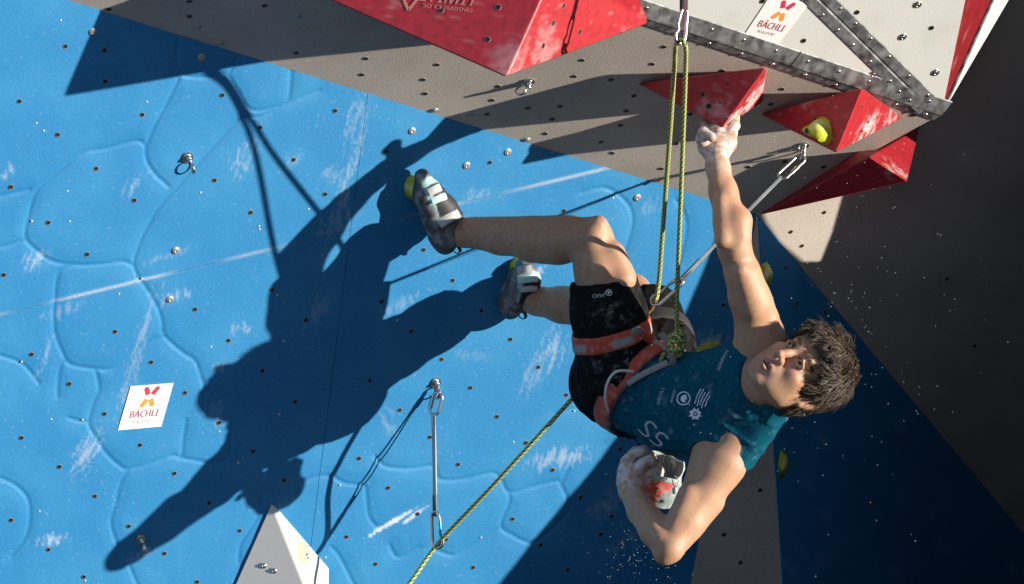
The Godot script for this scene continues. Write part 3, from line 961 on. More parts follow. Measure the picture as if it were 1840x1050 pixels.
func volumes() -> void:
	var red := lin(0.42, 0.022, 0.03)
	# big volume at the top
	var a0 := P(910, 141, -690)
	var r0 := P(1000, -60, -635)
	var v := pyramid("red_volume", "very large red pyramid volume with faded white lettering under the overhang", GREY, [[430, -70], [1100, -130], [1172, 42]], a0, red, "red_paint",
		[[P(980, 90, -600), 0.09, 0.3], [P(930, 110, -680), 0.08, 0.25]], [[0, 792, 18, 0.009], [0, 895, 13, 0.009], [0, 876, 71, 0.009], [1, 994, 41, 0.009], [1, 976, 82, 0.009], [1, 1042, 57, 0.009], [1, 1013, 10, 0.008]], 0.008, r0)
	var f := plane3(on(GREY, 430, -70), r0, a0)
	lettering("LTIMIT", v, f, 806, -5, 26, Vector2(0.985, 0.1), Vector2(0.42, -0.9), "print_faded", "lettering", 104)
	lettering("3D CLIMBING", v, f, 804, 15, 7, Vector2(0.985, 0.1), Vector2(0.42, -0.9), "print_faded", "lettering", 92)
	var tb := MB.new()
	var t0 := [[722, -10], [734, 19], [757, -10]]
	for i in 2:
		var p := on(f, t0[i][0], t0[i][1], 0.002)
		var q := on(f, t0[i + 1][0], t0[i + 1][1], 0.002)
		var w := (q - p).cross(f.normal).normalized() * 0.004
		tb.poly([p - w, q - w, q + w, p + w], f.normal)
	part("emblem", tb.done(), M.print_faded, v)
	# the two in the middle
	var a1 := P(1297, 232, -222)
	pyramid("red_volume", "chalky red pyramid volume whose tip the climber grips", GREY, [[1142, 149], [1370, 126], [1371, 184]], a1, red, "red_paint",
		[[P(1270, 160, -130), 0.05, 0.5], [P(1290, 200, -190), 0.06, 0.35], [P(1345, 170, -120), 0.09, 1.1], [P(1320, 215, -190), 0.05, 1.0], [P(1330, 150, -130), 0.04, 0.4]], [[0, 1263, 170, 0.009], [0, 1274, 191, 0.01], [0, 1308, 150, 0.004], [0, 1294, 184, 0.004], [1, 1350, 165, 0.004]], 0.005, P(1377, 121, -225))
	var a2 := P(1502, 276, -110)
	var v2 := pyramid("red_volume", "red pyramid volume with a yellow-green hold bolted to its shaded face", GREY, [[1362, 205], [1543, 164], [1625, 212]], a2, red, "red_paint",
		[[P(1470, 195, -20), 0.045, 0.5], [P(1535, 235, -10), 0.075, 0.95], [P(1585, 205, 60), 0.05, 0.6], [P(1515, 262, -40), 0.04, 1.0], [P(1455, 210, -10), 0.04, 0.35]], [[1, 1560, 219, 0.006], [1, 1549, 236, 0.006], [1, 1550, 190, 0.005], [0, 1466, 214, 0.007]], 0.005, P(1550, 158, -125))
	var f2 := plane3(on(GREY, 1362, 205), P(1550, 158, -125), a2)
	resin_hold([[1485, 211], [1492, 218], [1495, 232], [1497, 246], [1492, 258], [1485, 262], [1478, 255], [1468, 250], [1458, 246], [1447, 238], [1452, 231], [1464, 226], [1475, 218]], f2, 0.045, lin(0.56, 0.62, 0.03), "yellow-green hold with scalloped lower edge on the red volume", [1469, 241])
	# red volume on the side wall behind the overhang
	var a3 := P(1632, 327, 160)
	pyramid("red_volume", "red volume half hidden behind the overhang edge in front of the dark side wall", SIDE, [[1362, 388], [1500, 255], [1656, 226]], a3, red, "red_paint",
		[[P(1632, 290, 150), 0.07, 0.6]], [[0, 1530, 330, 0.004], [0, 1480, 345, 0.004], [1, 1615, 280, 0.004]], 0.005, P(1562, 282, 140))
	# white one at the bottom
	var a4 := on(BLUE, 500, 960) + BLUE.normal * 0.02
	var wp := on(BLUE, 487, 896)
	var v4 := pyramid("white_volume", "white rounded pyramid volume with two bolts low on the blue wall", BLUE, [[486, 893], [594, 1019], [400, 1086]], on(BLUE, 545, 1100, 0.19), lin(0.62, 0.61, 0.58), "light_paint",
		[], [], 0.012)
	var f4 := plane3(on(BLUE, 486, 893), on(BLUE, 400, 1086), on(BLUE, 545, 1100, 0.19))
	var f5 := plane3(on(BLUE, 486, 893), on(BLUE, 594, 1019), on(BLUE, 545, 1100, 0.19))
	var bm := bolt_mesh(0.009)
	part("bolt_head", bm, M.steel, v4, seat(f4, 473, 1017, 0))
	part("bolt_head", bm, M.steel, v4, seat(f4, 492, 1026, 0))
	part("bolt_head", bm, M.steel, v4, seat(f5, 551, 1000, 0))
	var gb := MB.new()
	var ring := []
	for i in 20:
		var an := TAU * i / 20
		ring.append(on(f5, 544 + cos(an) * 11 + sin(an) * 2, 994 + sin(an) * 22, 0.0015))
	gb.poly(ring, f5.normal, lin(0.6, 0.66, 0.3))
	part("chalk_mark", gb.done(), M.light_paint, v4)
	# holds under the shoes and further right
	hold_at([[727, 350], [726, 334], [731, 320], [740, 313], [752, 320], [756, 338], [750, 354], [738, 358]], BLUE, 0.036, "small yellow-green foothold under the toe of the front shoe")
	hold_at([[915, 490], [916, 472], [926, 462], [940, 464], [950, 478], [944, 498], [928, 503]], BLUE, 0.05, "small yellow-green foothold under the toe of the rear shoe")
	hold_at([[1228, 672], [1232, 648], [1250, 626], [1272, 614], [1292, 612], [1284, 632], [1268, 652], [1248, 672]], BLUE, 0.05, "yellow-green hold dusted with chalk behind the climber's waist")
	hold_at([[1366, 474], [1376, 470], [1384, 486], [1382, 508], [1374, 520], [1367, 505]], NAVY, 0.02, "small yellow-green hold beside the raised upper arm")
	hold_at([[1400, 808], [1412, 815], [1416, 835], [1408, 855], [1400, 862], [1396, 835]], NAVY, 0.015, "yellow-green hold in the shadow below the climber's head")

func resin_hold(out: Array, pl: Plane, h: float, col: Color, label: String, bolt = null) -> void:
	var pts := []
	for i in out.size():
		var a := Vector2(out[i][0], out[i][1])
		var c := Vector2(out[(i + 1) % out.size()][0], out[(i + 1) % out.size()][1])
		for k in 3:
			var q := a.lerp(c, k / 3.0)
			pts.append(on(pl, q.x, q.y, 0.0005))
	var colf := func(p: Vector3) -> Color:
		return col.lerp(lin(0.8, 0.82, 0.5), clampf(noise.get_noise_3dv(p * 2.0) * 1.3 + 0.05, 0, 0.75))
	var cen := Vector2.ZERO
	for q in out: cen += Vector2(q[0], q[1])
	cen /= out.size()
	var o := thing("climbing_hold", on(pl, cen.x, cen.y), label, "climbing hold")
	part("grip", dome(pts, pl.normal, h, colf, 0.45, 9), M.hold_resin, o)
	var bp = bolt if bolt else [cen.x, cen.y]
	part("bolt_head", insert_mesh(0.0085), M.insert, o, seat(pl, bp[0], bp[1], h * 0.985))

func hold_at(out: Array, pl: Plane, h: float, label: String) -> void:
	resin_hold(out, pl, h, lin(0.44, 0.52, 0.03), label)

# ------------------------------------------------------------------ lettering and stickers
func text_mesh(s: String, height: float, bold := false) -> TextMesh:
	var t := TextMesh.new()
	t.text = s
	var f := SystemFont.new()
	f.font_names = PackedStringArray(["Droid Sans"])
	if bold: f.font_weight = 700
	t.font = f
	t.font_size = 64
	t.pixel_size = height / 46.0
	t.depth = 0.0008
	t.curve_step = 2.0
	return t

func lettering(s: String, parent: Node3D, pl: Plane, x: float, y: float, hpx: float, right: Vector2, up: Vector2, m: String, called: String, wpx: float) -> void:
	# text centred at a spot of a plane, its right and up directions given as they show in the picture
	var o := on(pl, x, y)
	var r := (on(pl, x + right.x * 10, y + right.y * 10) - o).normalized()
	var u := on(pl, x + up.x * 10, y + up.y * 10) - o
	var sc := u.length() / 10.0 * hpx
	u = u.normalized()
	var tm := text_mesh(s, sc)
	var wide := (on(pl, x + right.x * wpx, y + right.y * wpx) - o).length() / maxf(0.001, tm.get_aabb().size.x)
	part(called, tm, M[m], parent, Transform3D(Basis(r * wide, u, pl.normal), o + pl.normal * 0.0016))

func sticker(pl: Plane, c: Array, label: String) -> void:
	# corners: top left, top right, bottom right, bottom left
	var w := []
	for q in c: w.append(on(pl, q[0], q[1], 0.0022))
	var root := thing("sponsor_sticker", w[3], label, "sticker", "")
	part("sheet", slab(w, pl.normal, 0.0014), M.paper, root)
	var at := func(u: float, v: float) -> Vector3:
		return w[0].lerp(w[1], u).lerp(w[3].lerp(w[2], u), v) + pl.normal * 0.0006
	# emblem: two crossed bars with round ends, red above and orange below, a white lozenge between
	for bar in [[0.40, 0.09, 0.47, 0.22, "print_red"], [0.65, 0.09, 0.57, 0.22, "print_red"], [0.40, 0.46, 0.48, 0.33, "print_orange"], [0.63, 0.46, 0.56, 0.33, "print_orange"]]:
		var b := MB.new()
		var p0 := Vector2(bar[0], bar[1])
		var p1 := Vector2(bar[2], bar[3])
		var ratio: float = w[0].distance_to(w[3]) / w[0].distance_to(w[1])
		var d := Vector2((p1 - p0).x, (p1 - p0).y * ratio).normalized()
		var pts := []
		var hw := 0.055
		for i in 9:
			var a := PI * i / 8.0
			var e: Vector2 = Vector2(-d.y, d.x) * cos(a) * hw - d * sin(a) * hw
			pts.append(at.call(p0.x + e.x, p0.y + e.y / ratio))
		var e2 := Vector2(-d.y, d.x) * hw
		pts.append(at.call(p1.x - e2.x, p1.y - e2.y / ratio))
		pts.append(at.call(p1.x + e2.x, p1.y + e2.y / ratio))
		b.poly(pts, pl.normal)
		part("emblem", b.done(), M[bar[4]], root)
	var rx: Vector3 = (w[1] - w[0]).normalized()
	var uy: Vector3 = (w[0] - w[3]).normalized()
	var hgt: float = w[0].distance_to(w[3])
	var wid: float = w[0].distance_to(w[1])
	var tm := text_mesh("BÄCHLI", hgt * 0.15)
	part("lettering", tm, M.print_crimson, root, Transform3D(Basis(rx * (wid * 0.66 / maxf(0.01, tm.get_aabb().size.x)), uy, pl.normal), at.call(0.5, 0.66)))
	var t2 := text_mesh("BERGSPORT", hgt * 0.065)
	part("lettering", t2, M.print_pale, root, Transform3D(Basis(rx * (wid * 0.44 / maxf(0.01, t2.get_aabb().size.x)), uy, pl.normal), at.call(0.5, 0.83)))

func stickers() -> void:
	sticker(BLUE, [[234, 694], [311, 688], [289, 766], [211, 773]], "white sticker with red and orange cross emblem reading BÄCHLI BERGSPORT on the blue wall")
	sticker(WHITE, [[1385, -10], [1454, 6], [1398, 79], [1338, 61]], "white sticker with red and orange cross emblem reading BÄCHLI BERGSPORT on the white overhang")

# ------------------------------------------------------------------ hangers, quickdraws, rope
func arc(c: Vector3, u: Vector3, w: Vector3, r: float, a0: float, a1: float, k: int) -> Array:
	var o := []
	for i in k + 1:
		var a := lerpf(a0, a1, float(i) / k)
		o.append(c + (u * cos(a) + w * sin(a)) * r)
	return o

func hanger(pl: Plane, x: float, y: float, dirv: Vector2, label: String, sc := 1.0) -> void:
	var xf := seat(pl, x, y, 0.0, dirv)
	var root := thing("bolt_hanger", xf.origin, label, "bolt hanger")
	var b := MB.new()
	# plate flat on the wall, bent out into an eye
	var pr := []
	for i in 22:
		var a := TAU * i / 22
		pr.append(Vector3(cos(a) * 0.016, sin(a) * 0.018, 0) * sc)
	var pts := pr.map(func(p): return xf * (p + Vector3(0, 0, 0.004 * sc)))
	b.poly(pts, pl.normal)
	for i in 22:
		var j := (i + 1) % 22
		b.quad(pts[i], pts[j], xf * pr[j], xf * pr[i])
	part("plate", b.done(), M.steel, root)
	# the eye: a flat ring that stands out from the wall
	var eye := PackedVector3Array()
	var cx := Vector3(-0.002, 0.026, 0.018) * sc
	var ux := Vector3(0.25, 0.35, 0.9).normalized()
	var wx := Vector3(0.0, 0.93, -0.36).normalized()
	for q in arc(cx, ux, wx, 0.0165 * sc, 0, TAU, 18): eye.append(xf * q)
	var e := MB.new()
	add_tube(e, eye, 0.0048 * sc, 8, false, 1.0, null, 0.45, xf.basis * ux.cross(wx))
	part("eye", e.done(), M.steel, root)
	var bb := MB.new()
	lathe(bb, xf.translated_local(Vector3(0, 0, 0.004 * sc)), [[0.012 * sc, 0], [0.0118 * sc, 0.0018], [0.009 * sc, 0.002]], 16)
	lathe(bb, xf.translated_local(Vector3(0, 0, 0.005 * sc)), [[0.0085 * sc, 0], [0.0085 * sc, 0.009 * sc], [0.007 * sc, 0.011 * sc], [0.0045 * sc, 0.011 * sc], [0.0045 * sc, 0.018 * sc], [0.0, 0.019 * sc]], 6)
	part("bolt", bb.done(), M.steel, root)

func loop_path(a: Vector3, c: Vector3, side: Vector3, w0: float, w1: float) -> PackedVector3Array:
	# long closed ring from a to c, w0 wide at a and w1 wide at c
	var d := (c - a).normalized()
	side = (side - d * side.dot(d)).normalized()
	var o := PackedVector3Array()
	for q in arc(a + d * w0, side, -d, w0, 0, PI, 8): o.append(q)
	for q in arc(c - d * w1, -side, d, w1, 0, PI, 8): o.append(q)
	o.append(o[0])
	return o

func quickdraw(pts: Array, side: Vector3, label: String, sling_col: Color, keep_col: Color, link_len: float, gate_col: Color, wd := 0.008) -> Node3D:
	# pts: hanger eye, link end, sling end, carabiner end (world)
	var root := thing("quickdraw", pts[0], label, "quickdraw")
	var dd: Vector3 = (pts[1] - pts[0]).normalized()
	if link_len > 0:
		part("quick_link", tube(loop_path(pts[0] - dd * 0.008, pts[1] + dd * 0.006, side, 0.014, 0.014), 0.0046, 8, false), M.steel, root)
		var md: Vector3 = pts[0].lerp(pts[1], 0.5) - (side - dd * side.dot(dd)).normalized() * 0.014
		part("link_nut", tube(PackedVector3Array([md - dd * 0.014, md + dd * 0.014]), 0.0072, 6), M.steel, root)
	# sling: two webbing strands that twist slightly and meet
	var ds: Vector3 = (pts[2] - pts[1])
	var n := ds.normalized()
	var sd := (side - n * side.dot(n)).normalized()
	var b := MB.new()
	for sg in [-1.0, 1.0]:
		var path := PackedVector3Array()
		var cols := []
		for i in 17:
			var t := i / 16.0
			path.append(pts[1].lerp(pts[2], t) + n.cross(sd) * sg * 0.0042 * (0.4 + sin(t * PI)) + sd * sg * 0.002)
			cols.append(sling_col.lerp(lin(0.6, 0.6, 0.58), 0.35 * absf(noise.get_noise_1d(i * 0.3 + sg))))
		var twist := sd.rotated(n, 0.35 * sg)
		add_tube(b, path, wd, 8, true, 1.0, cols, 0.2, twist)
	part("sling", b.done(), M.webbing, root)
	var k0: Vector3 = pts[1].lerp(pts[2], 0.80)
	var kb := MB.new()
	add_tube(kb, PackedVector3Array([k0, k0 + n * 0.004, pts[2] - n * 0.002, pts[2] + n * 0.006]), [wd * 0.9, wd * 1.3, wd * 1.35, wd * 1.0], 12, true, 1.0, keep_col, 0.55, sd)
	part("keeper", kb.done(), M.webbing, root)
	# carabiner: bent-gate D
	var c0: Vector3 = pts[2]
	var c1: Vector3 = pts[3]
	var cd := (c1 - c0).normalized()
	var cs := (side - cd * side.dot(cd)).normalized()
	var ln := c0.distance_to(c1)
	var sp := [c0 + cd * 0.02 + cs * 0.013, c0 - cd * 0.003 + cs * 0.008, c0 - cd * 0.008, c0 - cd * 0.001 - cs * 0.010, c0 + cd * ln * 0.2 - cs * 0.0125, c0 + cd * ln * 0.5 - cs * 0.0135, c0 + cd * ln * 0.8 - cs * 0.0145, c1 - cd * 0.012 - cs * 0.012, c1 - cs * 0.001, c1 - cd * 0.006 + cs * 0.014, c1 - cd * 0.022 + cs * 0.019]
	var cb := part("carabiner", tube(spline(sp, 6), 0.0052, 10), M.steel, root)
	var gt := [c0 + cd * 0.02 + cs * 0.013, c0.lerp(c1, 0.42) + cs * 0.0135, c0.lerp(c1, 0.58) + cs * 0.011, c1 - cd * 0.022 + cs * 0.019]
	var gm := mat("gate_" + str(M.size()), gate_col, 0.35, 0.8)
	part("gate", tube(spline(gt, 6), 0.004, 8), gm, cb)
	return root

func hardware() -> void:
	hanger(BLUE, 336, 283, Vector2(0.3, 1), "empty steel bolt hanger high on the blue wall, its bolt catching sunlight", 1.0)
	hanger(BLUE, 251, 968, Vector2(0.2, 1), "empty steel bolt hanger low on the blue wall at the edge of the climber's shadow", 1.0)
	hanger(BLUE, 782, 688, Vector2(-0.1, 1), "steel bolt hanger on the blue wall carrying the hanging quickdraw", 1.0)
	hanger(GREY, 950, 146, Vector2(-1, 0.35), "empty steel bolt hanger beside the lower corner of the very large red volume", 1.0)
	hanger(GREY, 1444, 261, Vector2(-0.5, 0.9), "steel bolt hanger under the overhang carrying the long slanting quickdraw", 1.0)
	var e1 := on(BLUE, 779, 702, 0.03)
	var zf := 30.0
	var w1 := -e1.z * S
	quickdraw([e1, P(779, 742, w1 + 2), P(782, 925, w1 + 2), P(786, 985, w1 + 2)], Vector3(1, 0, 0.4), "grey quickdraw hanging straight down from a hanger on the blue wall", lin(0.42, 0.42, 0.42), lin(0.1, 0.1, 0.11), 0.06, lin(0.05, 0.35, 0.45), 0.006)
	var e2 := on(GREY, 1438, 268, 0.03)
	var w2 := -e2.z * S
	quickdraw([e2, P(1404, 318, w2 - 20), P(1222, 505, -120), P(1172, 548, -122)], Vector3(-0.6, 0.6, -0.5), "long pale quickdraw slanting from the overhang to the rope at the climber's waist", lin(0.14, 0.16, 0.18), lin(0.05, 0.05, 0.055), 0.06, lin(0.4, 0.4, 0.4), 0.0055)
	var tz := -600.0
	# white volume above the frame from which the top quickdraw hangs
	var hv := P(1236, -260, tz)
	pyramid("white_volume", "white pyramid volume on the white overhang above the top quickdraw", WHITE, [[1120, -330], [1330, -330], [1240, -180]], P(1236, -262, tz - 40), lin(0.62, 0.61, 0.58), "light_paint", [], [], 0.01)
	quickdraw([P(1236, -235, tz), P(1234, -205, tz), P(1229, 22, tz), P(1222, 78, tz)], Vector3(-0.8, 0, 0.6), "black and red quickdraw at the white overhang edge with the rope running through it", lin(0.03, 0.03, 0.035), lin(0.06, 0.02, 0.02), 0.05, lin(0.5, 0.5, 0.48), 0.009)
	# rope: up from the belayer, through three carabiners, down to the knot
	var w3 := w1 + 2
	var path := [P(640, 1170, w3 - 60), P(735, 1050, w3 - 25), P(788, 977, w3), P(900, 858, 130), P(1052, 690, 60), P(1105, 630, 40), P(1150, 577, -20), P(1176, 545, -120)]
	var up := [P(1176, 545, -120), P(1184, 505, -126), P(1192, 400, -230), P(1204, 240, -420), P(1212, 120, -540), P(1214, 86, tz + 12), P(1222, 72, tz), P(1232, 84, tz - 8), P(1232, 130, -545), P(1228, 240, -450), P(1221, 420, -320), P(1217, 520, -240), P(1216, 592, -185)]
	var rope := thing("climbing_rope", path[0], "yellow-green climbing rope running through the quickdraws to the climber's harness", "rope")
	var rc := MB.new()
	var full := []
	full.append_array(path)
	for i in range(1, up.size()): full.append(up[i])
	var sp := spline(full, 8)
	var cols := []
	for i in sp.size(): cols.append(lin(1, 1, 1).lerp(lin(1.5, 1.5, 1.6), clampf(noise.get_noise_1d(i * 0.03) * 1.5, 0, 1)))
	add_tube(rc, sp, 0.0064, 12, true, 0.034, cols)
	part("strand", rc.done(), M.rope, rope)
	var kc := P(1215, 618, -175)
	var kx := Vector3(0.95, 0.1, 0.3).normalized()
	var ky := Vector3.UP
	var kz := kx.cross(ky).normalized()
	var kp := []
	for i in 41:
		var t := TAU * 2.0 * i / 40.0 * 0.98 + 0.6
		kp.append(kc + kx * (2.0 + cos(1.5 * t)) * cos(t) * 0.0072 + ky * (sin(t) * 0.026 + 0.008 * cos(2.5 * t)) + kz * sin(1.5 * t) * 0.014)
	part("knot", tube(spline(kp, 3), 0.0072, 10, true, 0.034), M.rope, rope)
	for k in 3:
		var kk := []
		for q in arc(kc + ky * (0.018 - 0.017 * k), kx, kz, 0.0165, 0.3 * k, TAU + 0.3 * k, 14): kk.append(q + ky * 0.006 * sin(k + 1.0))
		part("knot_wrap", tube(spline(kk, 2), 0.0068, 10, true, 0.034), M.rope, rope)
	var tail := [kc - ky * 0.02, P(1208, 650, -165), P(1196, 664, -160), P(1188, 650, -150), P(1196, 632, -160)]
	part("tie_in_loop", tube(spline(tail, 6), 0.0066, 10, true, 0.034), M.rope, rope)

# ------------------------------------------------------------------ distance fields meshed as surface nets
class Field:
	var o: Vector3
	var c: float
	var nx: int
	var ny: int
	var nz: int
	var v := PackedFloat32Array()
	func _init(lo: Vector3, hi: Vector3, cell: float) -> void:
		o = lo
		c = cell
		nx = int((hi.x - lo.x) / cell) + 2
		ny = int((hi.y - lo.y) / cell) + 2
		nz = int((hi.z - lo.z) / cell) + 2
		v.resize(nx * ny * nz)
		v.fill(0.2)
	func span(lo: Vector3, hi: Vector3) -> Array:
		var a := ((lo - o) / c).floor()
		var b := ((hi - o) / c).ceil()
		return [maxi(0, int(a.x)), mini(nx - 1, int(b.x)), maxi(0, int(a.y)), mini(ny - 1, int(b.y)), maxi(0, int(a.z)), mini(nz - 1, int(b.z))]
	func blend(i: int, d: float, k: float, sub: bool) -> void:
		var q := v[i]
		if sub:
			var h := maxf(k - absf(q + d), 0.0) / k
			v[i] = maxf(q, -d) + h * h * k * 0.25
		else:
			var h := maxf(k - absf(q - d), 0.0) / k
			v[i] = minf(q, d) - h * h * k * 0.25
	func cap(a: Vector3, b: Vector3, ra: float, rb: float, k := 0.02, sub := false) -> void:
		var m := Vector3.ONE * (maxf(ra, rb) + k + c * 3.0)
		var s := span(a.min(b) - m, a.max(b) + m)
		var ba := b - a
		var bb := maxf(ba.length_squared(), 1e-9)
		for iz in range(s[4], s[5] + 1):
			for iy in range(s[2], s[3] + 1):
				var row := (iz * ny + iy) * nx
				var pa := o + Vector3(s[0], iy, iz) * c - a
				for ix in range(s[0], s[1] + 1):
					var h := clampf(pa.dot(ba) / bb, 0.0, 1.0)
					var d := (pa - ba * h).length() - ra - (rb - ra) * h
					pa.x += c
					if d < 0.2: blend(row + ix, d, k, sub)
	func ell(cen: Vector3, bas: Basis, r: Vector3, k := 0.02, sub := false) -> void:
		var m := Vector3.ONE * (maxf(r.x, maxf(r.y, r.z)) + k + c * 3.0)
		var s := span(cen - m, cen + m)
		var inv := bas.inverse()
		for iz in range(s[4], s[5] + 1):
			for iy in range(s[2], s[3] + 1):
				var row := (iz * ny + iy) * nx
				for ix in range(s[0], s[1] + 1):
					var p := inv * (o + Vector3(ix, iy, iz) * c - cen)
					var k0 := (p / r).length()
					var k1 := (p / (r * r)).length()
					var d := k0 * (k0 - 1.0) / maxf(k1, 1e-6)
					blend(row + ix, d, k, sub)
	func half(at: Vector3, nrm: Vector3, reach: float) -> void:
		# cut away what lies beyond a plane, within reach of a point
		var s := span(at - Vector3.ONE * reach, at + Vector3.ONE * reach)
		for iz in range(s[4], s[5] + 1):
			for iy in range(s[2], s[3] + 1):
				for ix in range(s[0], s[1] + 1):
					var p := o + Vector3(ix, iy, iz) * c - at
					if p.length() < reach:
						var i := (iz * ny + iy) * nx + ix
						v[i] = maxf(v[i], p.dot(nrm))
	func warp(f: Callable, band := 0.03) -> void:
		for iz in nz:
			for iy in ny:
				var row := (iz * ny + iy) * nx
				for ix in nx:
					var q := v[row + ix]
					if q < band and q > -band:
						v[row + ix] = q + f.call(o + Vector3(ix, iy, iz) * c)
	func sample(p: Vector3) -> float:
		var q := (p - o) / c
		var f := q.floor()
		var x := int(f.x)
		var y := int(f.y)
		var z := int(f.z)
		if x < 0 or y < 0 or z < 0 or x >= nx - 1 or y >= ny - 1 or z >= nz - 1: return 0.01
		var t := q - f
		var i := (z * ny + y) * nx + x
		var w := nx * ny
		var a := lerpf(lerpf(v[i], v[i + 1], t.x), lerpf(v[i + nx], v[i + nx + 1], t.x), t.y)
		var b := lerpf(lerpf(v[i + w], v[i + w + 1], t.x), lerpf(v[i + w + nx], v[i + w + nx + 1], t.x), t.y)
		return lerpf(a, b, t.z)
	func grad(p: Vector3) -> Vector3:
		var e := c * 1.2
		return Vector3(sample(p + Vector3(e, 0, 0)) - sample(p - Vector3(e, 0, 0)), sample(p + Vector3(0, e, 0)) - sample(p - Vector3(0, e, 0)), sample(p + Vector3(0, 0, e)) - sample(p - Vector3(0, 0, e))).normalized()
	func march(p: Vector3, dirv: Vector3, far := 0.5) -> Vector3:
		var t := 0.0
		for i in 400:
			var d := sample(p + dirv * t)
			if d < 0.0004: break
			t += clampf(d * 0.7, 0.0005, 0.006)
			if t > far: break
		return p + dirv * t
	func net(b: MB, colf: Callable, want = null) -> void:
		var idx := PackedInt32Array()
		idx.resize(nx * ny * nz)
		idx.fill(-1)
		var w := nx * ny
		var off := [0, 1, nx, nx + 1, w, w + 1, w + nx, w + nx + 1]
		var ed := [[0, 1], [2, 3], [4, 5], [6, 7], [0, 2], [1, 3], [4, 6], [5, 7], [0, 4], [1, 5], [2, 6], [3, 7]]
		var cor := [Vector3(0, 0, 0), Vector3(1, 0, 0), Vector3(0, 1, 0), Vector3(1, 1, 0), Vector3(0, 0, 1), Vector3(1, 0, 1), Vector3(0, 1, 1), Vector3(1, 1, 1)]
		var lim := c * 2.2
		var cells := PackedInt32Array()
		var g := PackedFloat32Array()
		g.resize(8)
		var first := b.v.size()
		for iz in nz - 1:
			for iy in ny - 1:
				var row := (iz * ny + iy) * nx
				for ix in nx - 1:
					var i := row + ix
					var q := v[i]
					if q > lim or q < -lim: continue
					var neg := 0
					for k in 8:
						g[k] = v[i + off[k]]
						if g[k] < 0.0: neg += 1
					if neg == 0 or neg == 8: continue
					var s := Vector3.ZERO
					var n := 0
					for e in ed:
						var a: float = g[e[0]]
						var d: float = g[e[1]]
						if (a < 0.0) != (d < 0.0):
							s += cor[e[0]].lerp(cor[e[1]], a / (a - d))
							n += 1
					var p := o + (Vector3(ix, iy, iz) + s / n) * c
					if want != null and not want.call(p): continue
					idx[i] = b.vert(p, Vector3.ZERO, colf.call(p))
					cells.append(i)
		for i in cells:
			var q := v[i] < 0.0
			for ax in 3:
				var st: int = [1, nx, w][ax]
				var u: int = [nx, w, 1][ax]
				var t: int = [w, 1, nx][ax]
				if i + st >= v.size() or i - u - t < 0: continue
				if (v[i + st] < 0.0) == q: continue
				var a := idx[i]
				var d := idx[i - u]
				var e := idx[i - u - t]
				var f := idx[i - t]
				if d < 0 or e < 0 or f < 0: continue
				if q:
					b.ix.append_array([a, f, e, a, e, d])
				else:
					b.ix.append_array([a, d, e, a, e, f])
		# normals: sum of face normals
		var k := b.ix.size()
		var j := 0
		while j < k:
			if b.ix[j] >= first:
				var p0 := b.v[b.ix[j]]
				var nn := (b.v[b.ix[j + 2]] - p0).cross(b.v[b.ix[j + 1]] - p0)
				b.n[b.ix[j]] += nn
				b.n[b.ix[j + 1]] += nn
				b.n[b.ix[j + 2]] += nn
			j += 3
		for q in range(first, b.n.size()):
			b.n[q] = b.n[q].normalized()

func pic(p: Vector3) -> Vector3:
	# back from a point to photograph pixels and depth
	var z := -p.z * S
	var k := (D + z / S) / D / S
	return Vector3(p.x / k + 920.0, 525.0 - (p.y - HC) / k, z)

func chain(f: Field, pts: Array, k := 0.02, grow := 0.0) -> void:
	# joints [x, y, z, r] in photograph pixels
	for i in pts.size() - 1:
		var a: Array = pts[i]
		var b: Array = pts[i + 1]
		f.cap(P(a[0], a[1], a[2]), P(b[0], b[1], b[2]), px(a[3] + grow, a[2]), px(b[3] + grow, b[2]), k)

func fbox(a: Vector3, b: Vector3, pad: float, cell: float) -> Field:
	return Field.new(a.min(b) - Vector3.ONE * pad, a.max(b) + Vector3.ONE * pad, cell)

const LEG_FRONT := [[808, 412, 20, 21], [832, 418, 10, 25], [900, 427, -28, 30], [960, 431, -62, 37], [1008, 431, -88, 39], [1064, 428, -122, 36], [1078, 480, -120, 46], [1094, 560, -105, 58], [1106, 650, -80, 62]]
const LEG_REAR := [[942, 536, 214, 22], [965, 541, 200, 25], [1010, 548, 172, 32], [1050, 552, 150, 36], [1135, 527, 96, 34], [1158, 560, 60, 40], [1180, 625, -20, 44]]
const TORSO := [[[1105, 670, -70, 64], [1168, 660, -45, 62]], [[1092, 690, -35, 60], [1132, 722, -15, 56]], [[1135, 668, -78, 58], [1215, 690, -118, 54]], [[1130, 712, -60, 58], [1215, 755, -95, 56]], [[1225, 700, -122, 54], [1330, 662, -190, 50]], [[1215, 752, -100, 56], [1292, 782, -152, 50]], [[1250, 725, -135, 54], [1330, 715, -195, 46]], [[1360, 632, -208, 38], [1302, 800, -172, 40]]]
const ARM_RIGHT := [[1366, 602, -222, 42], [1345, 532, -258, 34], [1334, 490, -276, 30], [1320, 448, -288, 28], [1314, 405, -288, 30], [1300, 345, -276, 24], [1290, 300, -254, 20], [1288, 280, -244, 19]]
const ARM_LEFT := [[1288, 828, -172, 48], [1264, 885, -188, 39], [1232, 938, -205, 34], [1202, 984, -224, 26], [1180, 955, -202, 30], [1152, 918, -165, 25], [1130, 880, -112, 18.5], [1128, 868, -108, 18.5]]
var skin_col := Color(0.50, 0.29, 0.17)
var chalk_col := Color(0.72, 0.66, 0.62)
var head_o: Vector3
var head_b: Basis
var head_s := 1.14

func skin_at(p: Vector3) -> Color:
	var w := noise.get_noise_3dv(p * 1.3)
	var q := noise2.get_noise_3dv(p * 1.5)
	return skin_col.lerp(Color(0.56, 0.25, 0.17), clampf(w * 1.2, 0, 0.5)).lerp(Color(0.36, 0.17, 0.1), clampf(q - 0.1, 0, 0.4) * 0.5)

